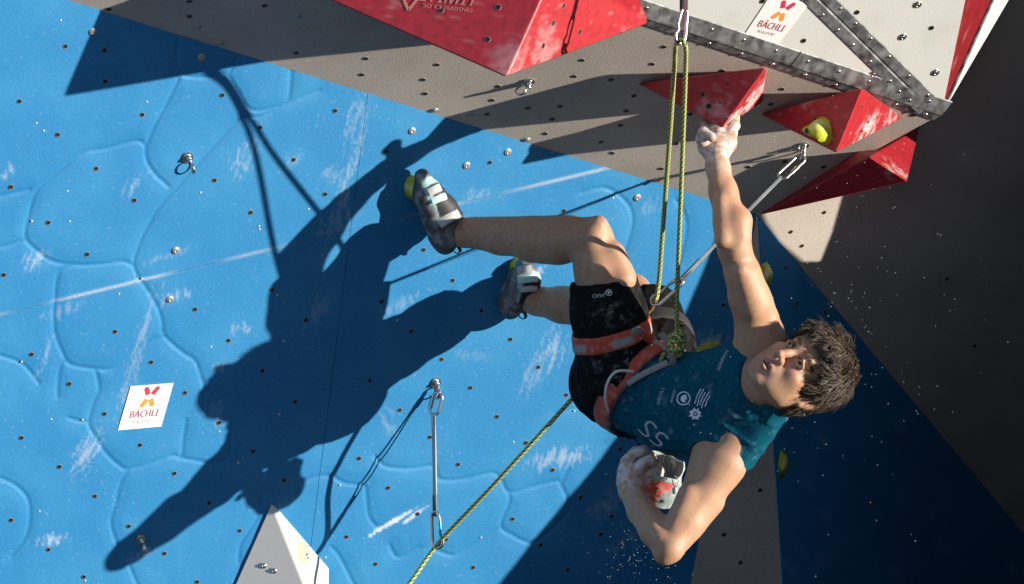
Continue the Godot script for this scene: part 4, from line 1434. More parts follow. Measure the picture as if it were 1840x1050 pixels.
func body_colour(p: Vector3) -> Color:
	var c := skin_at(p)
	var q := pic(p)
	if q.x < 1060 and q.y < 600:
		# dark leg hair
		var h := noise2.get_noise_3dv(p * 3.0)
		c = c.lerp(Color(0.2, 0.105, 0.065), clampf(h * 0.45 + 0.22, 0, 0.4))
	if (q.y < 330 and q.x > 1200) or (q.y > 800 and q.x < 1190): return hand_colour(p)
	return c

func climber() -> void:
	head_o = P(1443, 668, -270)
	var U := Vector3(0.91, 0.41, 0.0).normalized()
	var F := Vector3(-0.232, 0.515, 0.825)
	F = (F - U * F.dot(U)).normalized()
	head_b = Basis(U.cross(F), U, F)
	var who := thing("person", P(1150, 700, -60), "climber in teal tank top and black shorts hanging under the overhang by one raised arm", "person")
	# body
	var b := MB.new()
	var f := Field.new(P(775, 1045, 260) - Vector3.ONE * 0.04, P(1480, 255, -380) + Vector3(0.1, 0.06, 0.06), 0.0072)
	chain(f, LEG_FRONT, 0.018)
	f.cap(P(985, 446, -70), P(1010, 448, -85), px(26, -80), px(24, -80), 0.02)
	chain(f, LEG_REAR, 0.018)
	for t in TORSO: chain(f, t, 0.045, -5.0)
	chain(f, ARM_RIGHT, 0.022)
	f.cap(P(1358, 545, -268), P(1340, 500, -292), px(25, -230), px(20, -230), 0.03)
	f.cap(P(1330, 395, -300), P(1322, 440, -304), px(20, -222), px(17, -222), 0.03)
	f.cap(P(1402, 655, -225), P(1366, 612, -222), px(26, -225), px(38, -222), 0.04)
	chain(f, ARM_LEFT, 0.012)
	f.cap(P(1192, 1000, -226), P(1204, 988, -228), px(13, -226), px(16, -226), 0.03)
	f.cap(P(1326, 792, -190), P(1292, 842, -185), px(33, -180), px(36, -180), 0.04)
	f.cap(P(1342, 712, -195), P(1404, 688, -232), px(44, -200), px(41, -232), 0.035)
	f.cap(P(1350, 690, -200), P(1362, 640, -212), px(30, -200), px(30, -212), 0.04)
	# muscles
	for m in [[1303, 838, -190, 37, 1262, 905, -206, 17], [1280, 905, -196, 21, 1226, 974, -214, 15], [1238, 890, -212, 21, 1212, 945, -224, 16], [1186, 968, -226, 18, 1150, 905, -170, 13], [1192, 985, -208, 17, 1140, 908, -132, 12], [1353, 552, -274, 20, 1331, 486, -306, 14], [1378, 572, -246, 22, 1346, 492, -288, 17], [1300, 430, -314, 17, 1296, 360, -300, 12], [1331, 425, -304, 17, 1306, 340, -288, 12], [1290, 330, -288, 9, 1290, 288, -258, 6], [1076, 404, -140, 17, 1070, 420, -142, 18], [850, 402, -8, 12, 1030, 402, -112, 15], [950, 446, -62, 24, 1000, 450, -88, 24], [1102, 455, -140, 22, 1118, 500, -140, 26]]:
		f.cap(P(m[0], m[1], m[2]), P(m[4], m[5], m[6]), px(m[3], m[2]), px(m[7], m[6]), 0.014)
	f.net(b, body_colour)
	hand_right(b)
	hand_left(b)
	head(b)
	part("body", b.done(), M.skin, who)
	eyes(who)
	hair(who)
	clothes(who)
	shoes(who)
	chalk_bag()

func finger(f: Field, pts: Array, k := 0.006) -> void:
	for i in pts.size() - 1:
		var a: Array = pts[i]
		var c: Array = pts[i + 1]
		f.cap(P(a[0], a[1], a[2]), P(c[0], c[1], c[2]), px(a[3], a[2]), px(c[3], c[2]), k)

func hand_right(b: MB) -> void:
	var f := fbox(P(1245, 312, -110), P(1340, 190, -285), 0.02, 0.0032)
	# wrist and palm
	finger(f, [[1289, 304, -260, 19], [1289, 280, -246, 19], [1290, 255, -226, 17], [1290, 238, -205, 16]], 0.012)
	finger(f, [[1296, 278, -236, 15], [1308, 258, -226, 15], [1314, 240, -210, 12]], 0.012)
	finger(f, [[1280, 280, -236, 14], [1270, 264, -232, 15], [1266, 252, -226, 12]], 0.012)
	# fingers over the far side of the volume's tip
	finger(f, [[1270, 246, -206, 10], [1268, 226, -178, 9.5], [1274, 208, -145, 8.5], [1282, 200, -122, 7.5]])
	finger(f, [[1284, 240, -202, 10.5], [1284, 218, -168, 9.5], [1289, 200, -132, 8.5], [1294, 192, -112, 7.5]])
	finger(f, [[1300, 238, -202, 10.5], [1302, 218, -168, 9.5], [1304, 200, -134, 8.5], [1306, 193, -114, 7.5]])
	finger(f, [[1314, 240, -206, 9.5], [1321, 226, -186, 9], [1321, 212, -158, 8], [1318, 204, -138, 7]])
	# thumb folded across the front
	finger(f, [[1270, 268, -236, 12], [1261, 250, -246, 10.5], [1264, 238, -252, 9.5], [1279, 247, -262, 8.8]], 0.006)
	f.net(b, hand_colour)

func hand_colour(p: Vector3) -> Color:
	var c := skin_at(p)
	var a := clampf(0.52 + noise.get_noise_3dv(p * 4.0) * 1.3 + noise2.get_noise_3dv(p * 2.0) * 0.5, 0, 0.92)
	var q := pic(p)
	if q.y < 400: a *= smoothstep(330.0, 262.0, q.y)
	else: a *= smoothstep(905.0, 850.0, q.y)
	return c.lerp(chalk_col, a)

func hand_left(b: MB) -> void:
	var f := fbox(P(1095, 900, -40), P(1205, 800, -150), 0.015, 0.0032)
	finger(f, [[1131, 885, -116, 20], [1128, 865, -108, 19], [1130, 848, -106, 17]], 0.012)
	finger(f, [[1127, 866, -106, 15], [1123, 846, -108, 12], [1126, 830, -112, 11]], 0.01)
	finger(f, [[1131, 868, -110, 15], [1137, 854, -118, 13], [1143, 845, -124, 12]], 0.01)
	finger(f, [[1136, 870, -108, 13], [1146, 860, -110, 11.5], [1152, 853, -110, 10.5]], 0.01)
	# fingers bend at the knuckles and reach into the bag
	finger(f, [[1126, 830, -112, 11], [1137, 817, -118, 9.2], [1152, 812, -116, 8.6], [1166, 817, -90, 8], [1176, 830, -66, 7.5]], 0.003)
	finger(f, [[1143, 845, -124, 12], [1155, 833, -136, 10.4], [1168, 827, -130, 9.6], [1179, 834, -104, 9], [1186, 848, -80, 8]], 0.003)
	finger(f, [[1152, 853, -110, 10.5], [1166, 848, -112, 9.4], [1180, 850, -96, 8.6], [1188, 864, -76, 7.6]], 0.003)
	finger(f, [[1128, 828, -98, 10], [1142, 811, -96, 8.6], [1158, 808, -84, 8], [1172, 820, -60, 7.2]], 0.003)
	finger(f, [[1142, 872, -110, 12], [1156, 864, -104, 10.5], [1166, 856, -92, 9.5], [1176, 858, -78, 8.5]])
	f.net(b, hand_colour)

# ------------------------------------------------------------------ head
func hp(x: float, y: float, z: float) -> Vector3:
	return head_o + head_b * (Vector3(x, y, z) * head_s)

func head(b: MB) -> void:
	var s := head_s
	var f := Field.new(head_o - Vector3.ONE * 0.175, head_o + Vector3.ONE * 0.175, 0.0038)
	var e := func(x, y, z, rx, ry, rz, k := 0.02, sub := false): f.ell(hp(x, y, z), head_b, Vector3(rx, ry, rz) * s, k, sub)
	var c := func(x0, y0, z0, r0, x1, y1, z1, r1, k := 0.012, sub := false): f.cap(hp(x0, y0, z0), hp(x1, y1, z1), r0 * s, r1 * s, k, sub)
	e.call(0, 0.036, -0.018, 0.074, 0.082, 0.094)
	e.call(0, -0.028, 0.028, 0.060, 0.080, 0.060, 0.03)
	e.call(0, 0.048, 0.035, 0.060, 0.045, 0.050, 0.03)
	for g in [-1.0, 1.0]:
		c.call(0.055 * g, -0.045, -0.002, 0.017, 0.047 * g, -0.078, 0.012, 0.015, 0.03)
		c.call(0.047 * g, -0.078, 0.012, 0.015, 0.017 * g, -0.108, 0.066, 0.013, 0.03)
		e.call(0.041 * g, -0.028, 0.058, 0.022, 0.017, 0.022, 0.025)
		e.call(0.040 * g, -0.060, 0.042, 0.020, 0.034, 0.030, 0.03)
		e.call(0.028 * g, -0.088, 0.055, 0.018, 0.020, 0.024, 0.03)
	c.call(-0.010, -0.109, 0.073, 0.0135, 0.010, -0.109, 0.073, 0.0135, 0.02)
	c.call(-0.034, 0.019, 0.078, 0.011, 0.0, 0.014, 0.086, 0.010, 0.018)
	c.call(0.034, 0.019, 0.078, 0.011, 0.0, 0.014, 0.086, 0.010, 0.018)
	for g in [-1.0, 1.0]:
		e.call(0.031 * g, -0.003, 0.098, 0.019, 0.0125, 0.017, 0.012, true)
		# lids
		c.call(0.019 * g, -0.003, 0.087, 0.0035, 0.031 * g, 0.0062, 0.0915, 0.0042, 0.005)
		c.call(0.031 * g, 0.0062, 0.0915, 0.0042, 0.044 * g, -0.001, 0.082, 0.0038, 0.004)
		c.call(0.020 * g, -0.006, 0.087, 0.003, 0.032 * g, -0.0112, 0.0885, 0.0036, 0.006)
		c.call(0.032 * g, -0.0112, 0.0885, 0.0036, 0.043 * g, -0.005, 0.081, 0.0035, 0.004)
	# nose
	c.call(0, 0.010, 0.087, 0.0085, 0, -0.020, 0.103, 0.0085, 0.012)
	c.call(0, -0.020, 0.103, 0.0085, 0, -0.037, 0.113, 0.0105, 0.01)
	for g in [-1.0, 1.0]:
		e.call(0.012 * g, -0.041, 0.099, 0.0075, 0.0085, 0.0105, 0.008)
		e.call(0.0065 * g, -0.0475, 0.107, 0.0035, 0.0035, 0.0055, 0.003, true)
	# mouth, slightly open
	e.call(0, -0.066, 0.078, 0.028, 0.020, 0.018, 0.02)
	c.call(-0.019, -0.070, 0.090, 0.0042, 0, -0.0655, 0.0985, 0.0058, 0.006)
	c.call(0.019, -0.070, 0.090, 0.0042, 0, -0.0655, 0.0985, 0.0058, 0.006)
	c.call(-0.017, -0.077, 0.088, 0.0045, 0, -0.0835, 0.0955, 0.0068, 0.006)
	c.call(0.017, -0.077, 0.088, 0.0045, 0, -0.0835, 0.0955, 0.0068, 0.006)
	e.call(0, -0.0745, 0.097, 0.0155, 0.0048, 0.014, 0.003, true)
	# ears
	for g in [-1.0, 1.0]:
		var eb := head_b * Basis(Vector3.UP, -0.45 * g) * Basis(Vector3.RIGHT, -0.2)
		f.ell(hp(0.079 * g, -0.012, -0.018), eb, Vector3(0.0075, 0.032, 0.019) * s, 0.006)
		f.ell(hp(0.086 * g, -0.006, -0.016), eb, Vector3(0.006, 0.019, 0.010) * s, 0.004, true)
		f.ell(hp(0.076 * g, -0.040, -0.008), head_b, Vector3(0.006, 0.010, 0.009) * s, 0.006)
	# neck
	f.cap(hp(0, -0.05, -0.02), P(1396, 692, -226), 0.056 * s, px(43, -230), 0.03)
	f.cap(hp(0.035, -0.06, -0.01), P(1378, 742, -205), 0.018, 0.016, 0.02)
	f.net(b, face_colour)

func face_colour(p: Vector3) -> Color:
	var q := head_b.inverse() * (p - head_o) / head_s
	var c := skin_at(p)
	# flush of cheeks, nose and ears
	var ch := minf(Vector3((absf(q.x) - 0.042) / 0.028, (q.y + 0.035) / 0.03, (q.z - 0.065) / 0.05).length(), Vector3(q.x / 0.02, (q.y + 0.035) / 0.02, (q.z - 0.11) / 0.03).length())
	c = c.lerp(Color(0.55, 0.21, 0.15), clampf(1.0 - ch, 0, 1) * 0.4)
	# beard shadow: short stubble
	if q.y < -0.045 and q.z > -0.01:
		c = c.lerp(Color(0.3, 0.19, 0.14), clampf(0.2 + noise2.get_noise_3dv(p * 6.0) * 0.4, 0, 0.4))
	# lips
	var lip := Vector2((absf(q.x)) / 0.021, (q.y + 0.0745) / (0.0165 * (1.0 - 0.55 * absf(q.x) / 0.024))).length()
	if q.z > 0.082 and lip < 1.0: c = c.lerp(Color(0.44, 0.16, 0.125), 0.8)
	# open mouth: dark inside, teeth at the top
	if q.z < 0.0945 and q.z > 0.078 and absf(q.x) < 0.0155 and absf(q.y + 0.0745) < 0.0055:
		c = Color(0.62, 0.58, 0.48) if q.y > -0.0745 else Color(0.05, 0.012, 0.01)
	# brows
	var by := 0.0175 + 0.004 * smoothstep(0.012, 0.034, absf(q.x)) - 0.006 * smoothstep(0.036, 0.052, absf(q.x))
	if absf(q.x) > 0.010 and absf(q.x) < 0.052 and absf(q.y - by) < 0.0048 and q.z > 0.05:
		c = c.lerp(Color(0.05, 0.03, 0.02), 0.85)
	return c

func eyes(who: Node3D) -> void:
	for g in [-1.0, 1.0]:
		var b := MB.new()
		var cen := hp(0.0315 * g, -0.0035, 0.0780)
		var look := (head_b * Vector3(-0.05, 0.12, 1.0)).normalized()
		var ax := look.cross(Vector3.UP).normalized()
		var xf := Transform3D(Basis(ax, look.cross(ax), look), cen)
		var prof := []
		var cols := []
		for i in 15:
			var a := PI * i / 14.0
			prof.append([sin(a) * 0.0122, -cos(a) * 0.0122])
			var ca := -cos(a)
			cols.append(Color(0.006, 0.005, 0.004) if ca > 0.94 else (Color(0.035, 0.02, 0.012) if ca > 0.79 else Color(0.42, 0.36, 0.33)))
		lathe(b, xf, prof, 20, Color.WHITE, cols)
		part("eye", b.done(), M.eye, who)

func hairline(q: Vector3) -> bool:
	# q in head space; true where hair grows
	var front := q.z
	var lim: float
	if front > 0.045: lim = 0.062 - 0.25 * maxf(0.0, absf(q.x) - 0.03)
	elif front > 0.012: lim = lerpf(-0.002, 0.050, (front - 0.012) / 0.033)
	elif front > 0.002: lim = -0.034
	elif front > -0.042: lim = 0.004 if absf(q.x) > 0.045 else -0.08
	else: lim = -0.088
	return q.y > lim

func hair(who: Node3D) -> void:
	var b := MB.new()
	# close undercoat so that no scalp shows
	var s := head_s
	var f := Field.new(head_o - Vector3.ONE * 0.175, head_o + Vector3.ONE * 0.175, 0.005)
	f.ell(hp(0, 0.037, -0.020), head_b, Vector3(0.080, 0.089, 0.100) * s, 0.01)
	f.ell(hp(0, -0.035, -0.055), head_b, Vector3(0.060, 0.055, 0.050) * s, 0.03)
	f.ell(hp(0, 0.058, 0.036), head_b, Vector3(0.066, 0.048, 0.055) * s, 0.03)
	var inv := head_b.inverse()
	f.warp(func(p): return 0.004 * noise.get_noise_3dv(p * 6.0))
	f.net(b, func(p): return Color(0.02, 0.014, 0.010), func(p):
		var q: Vector3 = inv * (p - head_o) / s
		return hairline(q))
	# locks
	var count := 0
	var tries := 0
	while count < 7500 and tries < 36000:
		tries += 1
		var d := Vector3(rng.randfn(), rng.randfn(), rng.randfn()).normalized()
		var out := head_b * d
		var hit := f.march(head_o + out * 0.168, -out, 0.17)
		var q := inv * (hit - head_o) / s
		if not hairline(q + Vector3(0, 0.003, 0)): continue
		count += 1
		var crown := Vector3(0.012, 0.112, -0.062)
		var flow := (q - crown)
		var nn := inv * f.grad(hit)
		flow = (flow - nn * flow.dot(nn)).normalized()
		var swirl := nn.cross(flow)
		var clump := Vector3(noise.get_noise_3dv(q * 3.0), noise.get_noise_3dv(q * 3.0 + Vector3(7, 0, 0)), noise.get_noise_3dv(q * 3.0 + Vector3(0, 9, 0)))
		flow = (flow + swirl * (0.25 + 1.4 * clump.x) + Vector3(0.0, -0.15, 0.25) + clump * 0.8 + Vector3(rng.randfn(), rng.randfn(), rng.randfn()) * 0.09).normalized()
		var ln := rng.randf_range(0.030, 0.056) * (0.7 if q.y < -0.02 else 1.0)
		if q.z > 0.04 and q.y > 0.05: ln *= 0.8
		var lift := rng.randf_range(0.3, 0.65) + 0.7 * maxf(0, clump.y)
		var pts := PackedVector3Array()
		var rads := []
		var cols := []
		var base := Color(0.034, 0.021, 0.012).lerp(Color(0.12, 0.078, 0.046), clampf(rng.randf() * 0.7 + clump.z * 0.6, 0, 1))
		if rng.randf() < 0.16: base = base.lerp(Color(0.3, 0.28, 0.25), 0.4)
		var pos := q - nn * 0.003
		var dv := (flow * 0.75 + nn * lift).normalized()
		for i in 6:
			var t := i / 5.0
			pts.append(head_o + head_b * (pos * s))
			rads.append(0.0012 * (1.0 - 0.85 * t * t) * (0.8 + 0.4 * rng.randf()))
			cols.append(base)
			pos += dv * ln / 5.0
			dv = (dv + flow * 0.24 - nn * 0.32 * (0.5 + t) + clump * 0.15).normalized()
		add_tube(b, pts, rads, 4, false, 1.0, cols)
	part("hair", b.done(), M.hair, who)
	# brows as short strands, with the lash line below
	for g in [-1.0, 1.0]:
		var eb := MB.new()
		for i in 110:
			var t := rng.randf()
			var x := lerpf(0.012, 0.049, t)
			var y := 0.0175 + 0.004 * smoothstep(0.012, 0.034, x) - 0.006 * smoothstep(0.036, 0.052, x) + rng.randf_range(-0.004, 0.003) * (1.0 - 0.5 * t)
			var z := 0.094 - 0.006 * smoothstep(0.0, 0.02, x) - 11.0 * x * x * 0.9
			var p0 := hp(x * g, y, z)
			var p1 := hp((x + 0.007) * g, y + 0.002, z + 0.0005)
			add_tube(eb, PackedVector3Array([p0, p0.lerp(p1, 0.5) + head_b.z * 0.001, p1]), [0.0008, 0.0007, 0.0002], 4, false, 1.0, Color(0.035, 0.022, 0.015))
		var up := [hp(0.018 * g, -0.0025, 0.0905), hp(0.024 * g, 0.0030, 0.0945), hp(0.031 * g, 0.0044, 0.0958), hp(0.039 * g, 0.0024, 0.0925), hp(0.046 * g, -0.0025, 0.0855)]
		add_tube(eb, spline(up, 4), 0.0013, 5, false, 1.0, Color(0.02, 0.013, 0.01))
		part("eyebrow", eb.done(), M.hair, who)

# ------------------------------------------------------------------ clothes
var shirt_f: Field
var shorts_f: Field

func folds(p: Vector3, ax: Vector3, amp: float, sc := 1.0) -> float:
	# cloth folds, longer along one direction
	var q := p - ax * p.dot(ax) * 0.8
	var a := noise3.get_noise_3dv(q * 1.3 * sc)
	var d := noise3.get_noise_3dv(q * 2.6 * sc + Vector3(3, 1, 2))
	var ridge := pow(maxf(0.0, 1.0 - 3.0 * absf(a)), 1.5)
	var fine := pow(maxf(0.0, 1.0 - 4.0 * absf(d)), 2.0)
	return amp * (0.35 - ridge) - amp * 0.35 * fine

func clothes(who: Node3D) -> void:
	# tank top
	var f := Field.new(P(1040, 880, 60) - Vector3.ONE * 0.03, P(1450, 560, -290) + Vector3.ONE * 0.03, 0.0052)
	for t in TORSO: chain(f, t, 0.045, 1.5)
	f.cap(P(1366, 640, -215), P(1405, 700, -225), px(32, -215), px(30, -225), 0.03)
	f.cap(P(1400, 712, -222), P(1330, 812, -182), px(36, -215), px(36, -185), 0.03)
	f.cap(P(1340, 712, -200), P(1385, 705, -222), px(50, -200), px(44, -222), 0.03)
	var ax := (P(1330, 715, -195) - P(1140, 670, -60)).normalized()
	f.warp(func(p): return folds(p, (ax + Vector3(0, -0.5, 0)).normalized(), 0.0048))
	# neck and arm openings
	f.cap(P(1372, 690, -236), P(1470, 655, -280), px(42, -230), px(80, -260), 0.004, true)
	f.cap(P(1352, 668, -262), P(1400, 690, -250), px(26, -240), px(40, -240), 0.01, true)
	f.cap(P(1385, 594, -236), P(1400, 540, -240), px(39, -225), px(60, -235), 0.004, true)
	f.cap(P(1276, 852, -190), P(1236, 936, -205), px(60, -180), px(64, -200), 0.004, true)
	f.half(P(1082, 690, -60), (P(1040, 665, -30) - P(1120, 690, -60)).normalized(), 0.25)
	shirt_f = f
	var b := MB.new()
	f.net(b, func(p):
		var a := clampf(noise2.get_noise_3dv(p * 2.6) - 0.36, 0, 0.5) * 0.6 + clampf(noise.get_noise_3dv(p * 2.5 + Vector3(4, 4, 4)) - 0.3, 0, 0.5) * 0.6
		return Color(0.004, 0.09, 0.135).lerp(Color(0.5, 0.55, 0.57), clampf(a, 0, 0.6)))
	var top := part("tank_top", b.done(), M.cloth, who)
	# shorts
	var g := Field.new(P(1000, 800, 160) - Vector3.ONE * 0.04, P(1260, 480, -190) + Vector3.ONE * 0.04, 0.006)
	chain(g, [[1079, 486, -116, 58], [1094, 560, -105, 66], [1108, 650, -80, 70]], 0.03)
	chain(g, [[1148, 538, 82, 52], [1166, 574, 38, 60], [1184, 630, -20, 68]], 0.03)
	chain(g, [[1105, 672, -70, 70], [1172, 660, -45, 66]], 0.04)
	chain(g, [[1092, 692, -35, 68], [1132, 724, -15, 64]], 0.04)
	g.warp(func(p): return folds(p, (P(1100, 650, -80) - P(1080, 490, -116)).normalized(), 0.005))
	var hem := (P(1066, 430, -122) - P(1090, 560, -105)).normalized()
	g.half(P(1084, 502, -112), (hem + Vector3(0.06, 0.0, 0.0)).normalized(), 0.118)
	g.cap(P(1078, 470, -118), P(1086, 530, -110), px(53, -115), px(52, -110), 0.004, true)
	var hem2 := (P(1135, 527, 96) - P(1182, 625, -20)).normalized()
	g.half(P(1158, 556, 62), hem2, 0.17)
	g.half(P(1180, 712, -100), (P(1260, 735, -130) - P(1130, 690, -60)).normalized(), 0.2)
	shorts_f = g
	b = MB.new()
	g.net(b, func(p):
		var q := pic(p)
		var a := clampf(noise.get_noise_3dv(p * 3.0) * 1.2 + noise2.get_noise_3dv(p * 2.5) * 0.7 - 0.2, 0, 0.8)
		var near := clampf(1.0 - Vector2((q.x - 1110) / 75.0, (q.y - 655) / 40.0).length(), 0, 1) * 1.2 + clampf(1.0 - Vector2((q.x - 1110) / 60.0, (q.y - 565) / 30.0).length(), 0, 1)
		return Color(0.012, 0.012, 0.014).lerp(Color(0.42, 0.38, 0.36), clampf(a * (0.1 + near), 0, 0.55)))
	var sh := part("shorts", b.done(), M.cloth, who)
	garment_prints(top, sh)
	harness(who)

func wrap_text(s: String, f: Field, parent: Node3D, x: float, y: float, hpx: float, wpx: float, right: Vector2, up: Vector2, called := "print") -> void:
	# lettering laid onto a curved garment
	var tm := text_mesh(s, 1.0)
	var arr := tm.get_mesh_arrays()
	var src: PackedVector3Array = arr[Mesh.ARRAY_VERTEX]
	var bb := tm.get_aabb()
	lay(src, arr[Mesh.ARRAY_INDEX], bb.position + bb.size * 0.5, Vector2(wpx / bb.size.x, hpx / bb.size.y), f, parent, x, y, right, up, called)

func lay(src: PackedVector3Array, idx, mid: Vector3, sc: Vector2, f: Field, parent: Node3D, x: float, y: float, right: Vector2, up: Vector2, called: String) -> void:
	var cp := f.march(P(x, y, -420), (P(x, y, 100) - P(x, y, -420)).normalized(), 1.2)
	var nn := f.grad(cp)
	var k := px(1.0, -cp.z * S)
	var view := (P(x, y, 100) - P(x, y, -420)).normalized()
	var r3 := Vector3(right.x, -right.y, 0)
	var u3 := Vector3(up.x, -up.y, 0)
	# slide along the view so that the frame lies in the tangent plane and shows at the traced size
	r3 -= view * (r3.dot(nn) / view.dot(nn))
	u3 -= view * (u3.dot(nn) / view.dot(nn))
	var b := MB.new()
	for q in src:
		var t := Vector2((q.x - mid.x) * sc.x, (q.y - mid.y) * sc.y) * k
		var p := cp + r3 * t.x + u3 * t.y + nn * 0.03
		var h := f.march(p, -nn, 0.08)
		b.vert(h + nn * 0.0014, nn)
	var ids: PackedInt32Array = idx if idx != null else PackedInt32Array()
	if ids.is_empty():
		for i in src.size(): ids.append(i)
	for i in range(0, ids.size(), 3): b.face(ids[i], ids[i + 1], ids[i + 2])
	part(called, b.done(), M.cloth_print, parent)

func ring_shape(r0: float, r1: float, k := 24) -> PackedVector3Array:
	var o := PackedVector3Array()
	for i in k:
		var a := TAU * i / k
		var c := TAU * (i + 1) / k
		var p := [Vector3(cos(a) * r0, sin(a) * r0, 0), Vector3(cos(a) * r1, sin(a) * r1, 0), Vector3(cos(c) * r1, sin(c) * r1, 0), Vector3(cos(c) * r0, sin(c) * r0, 0)]
		for j in [0, 1, 2, 0, 2, 3]: o.append(p[j])
	return o

func garment_prints(top: Node3D, sh: Node3D) -> void:
	wrap_text("JAKO", shorts_f, sh, 1076, 531, 8, 22, Vector2(-1, 0.08), Vector2(-0.05, 1))
	lay(ring_shape(4.6, 5.8), null, Vector3.ZERO, Vector2.ONE, shorts_f, sh, 1094, 526, Vector2(1, 0), Vector2(0, -1), "print")
	lay(PackedVector3Array([Vector3(-3, -2, 0), Vector3(3, -2, 0), Vector3(0, 3, 0)]), null, Vector3.ZERO, Vector2.ONE, shorts_f, sh, 1094, 526, Vector2(-1, 0), Vector2(0, 1), "print")
	wrap_text("MAMMUT", shirt_f, top, 1299, 647, 6, 40, Vector2(0.42, -0.9), Vector2(-0.9, -0.42))
	lay(ring_shape(10.5, 12.5), null, Vector3.ZERO, Vector2.ONE, shirt_f, top, 1229, 716, Vector2(1, 0), Vector2(0, -1), "print")
	var beast := PackedVector3Array()
	for t in [[-8, -4, -6, 4, 2, 6], [-8, -4, 2, 6, 3, -5], [2, 6, 8, 1, 3, -5], [6, 2, 9, -4, 4, -3], [-7, -3, -4, -8, -3, -3], [0, -4, 2, -8, 4, -3]]:
		for i in 3: beast.append(Vector3(t[i * 2], t[i * 2 + 1], 0))
	lay(beast, null, Vector3.ZERO, Vector2.ONE * 0.9, shirt_f, top, 1229, 716, Vector2(0.42, -0.9), Vector2(-0.9, -0.42), "print")
	wrap_text("MAMMUT", shirt_f, top, 1210, 712, 5, 24, Vector2(0.3, -0.95), Vector2(-0.95, -0.3))
	wrap_text("BÄCHLI", shirt_f, top, 1186, 712, 7, 30, Vector2(0.25, -0.97), Vector2(-0.97, -0.25))
	for i in 5:
		var ln: float = [30, 34, 26, 34, 22][i]
		var bar := PackedVector3Array()
		var nseg := 7
		for k in nseg:
			var x0 := -ln * 0.5 + ln * k / nseg
			var x1 := x0 + ln / nseg * 0.8
			for q in [[x0, -0.9], [x1, -0.9], [x1, 0.9], [x0, -0.9], [x1, 0.9], [x0, 0.9]]: bar.append(Vector3(q[0], q[1], 0))
		lay(bar, null, Vector3.ZERO, Vector2.ONE, shirt_f, top, 1253 + i * 4.5, 712 + i * 2.2, Vector2(0.42, -0.9), Vector2(-0.9, -0.42), "print")
	# crest: rough round blot with a cross left out
	var crest := PackedVector3Array()
	for i in 18:
		var a := TAU * i / 18
		var c := TAU * (i + 1) / 18
		var r0 := 10.0 + 3.0 * sin(i * 2.7)
		var r1 := 10.0 + 3.0 * sin((i + 1) * 2.7)
		for q in [[cos(a) * 4.2, sin(a) * 4.2], [cos(a) * r0, sin(a) * r0], [cos(c) * r1, sin(c) * r1], [cos(a) * 4.2, sin(a) * 4.2], [cos(c) * r1, sin(c) * r1], [cos(c) * 4.2, sin(c) * 4.2]]: crest.append(Vector3(q[0], q[1], 0))
	lay(crest, null, Vector3.ZERO, Vector2.ONE, shirt_f, top, 1250, 744, Vector2(1, 0), Vector2(0, -1), "print")
	var cross := PackedVector3Array()
	for q in [[-2.6, -0.8, 2.6, 0.8], [-0.8, -2.6, 0.8, 2.6]]:
		for t in [[0, 1], [2, 1], [2, 3], [0, 1], [2, 3], [0, 3]]: cross.append(Vector3(q[t[0]], q[t[1]], 0))
	lay(cross, null, Vector3.ZERO, Vector2.ONE, shirt_f, top, 1250, 744, Vector2(0.9, 0.4), Vector2(0.4, -0.9), "print")
	wrap_text("SS", shirt_f, top, 1172, 783, 24, 52, Vector2(0.78, 0.62), Vector2(0.75, -0.66))

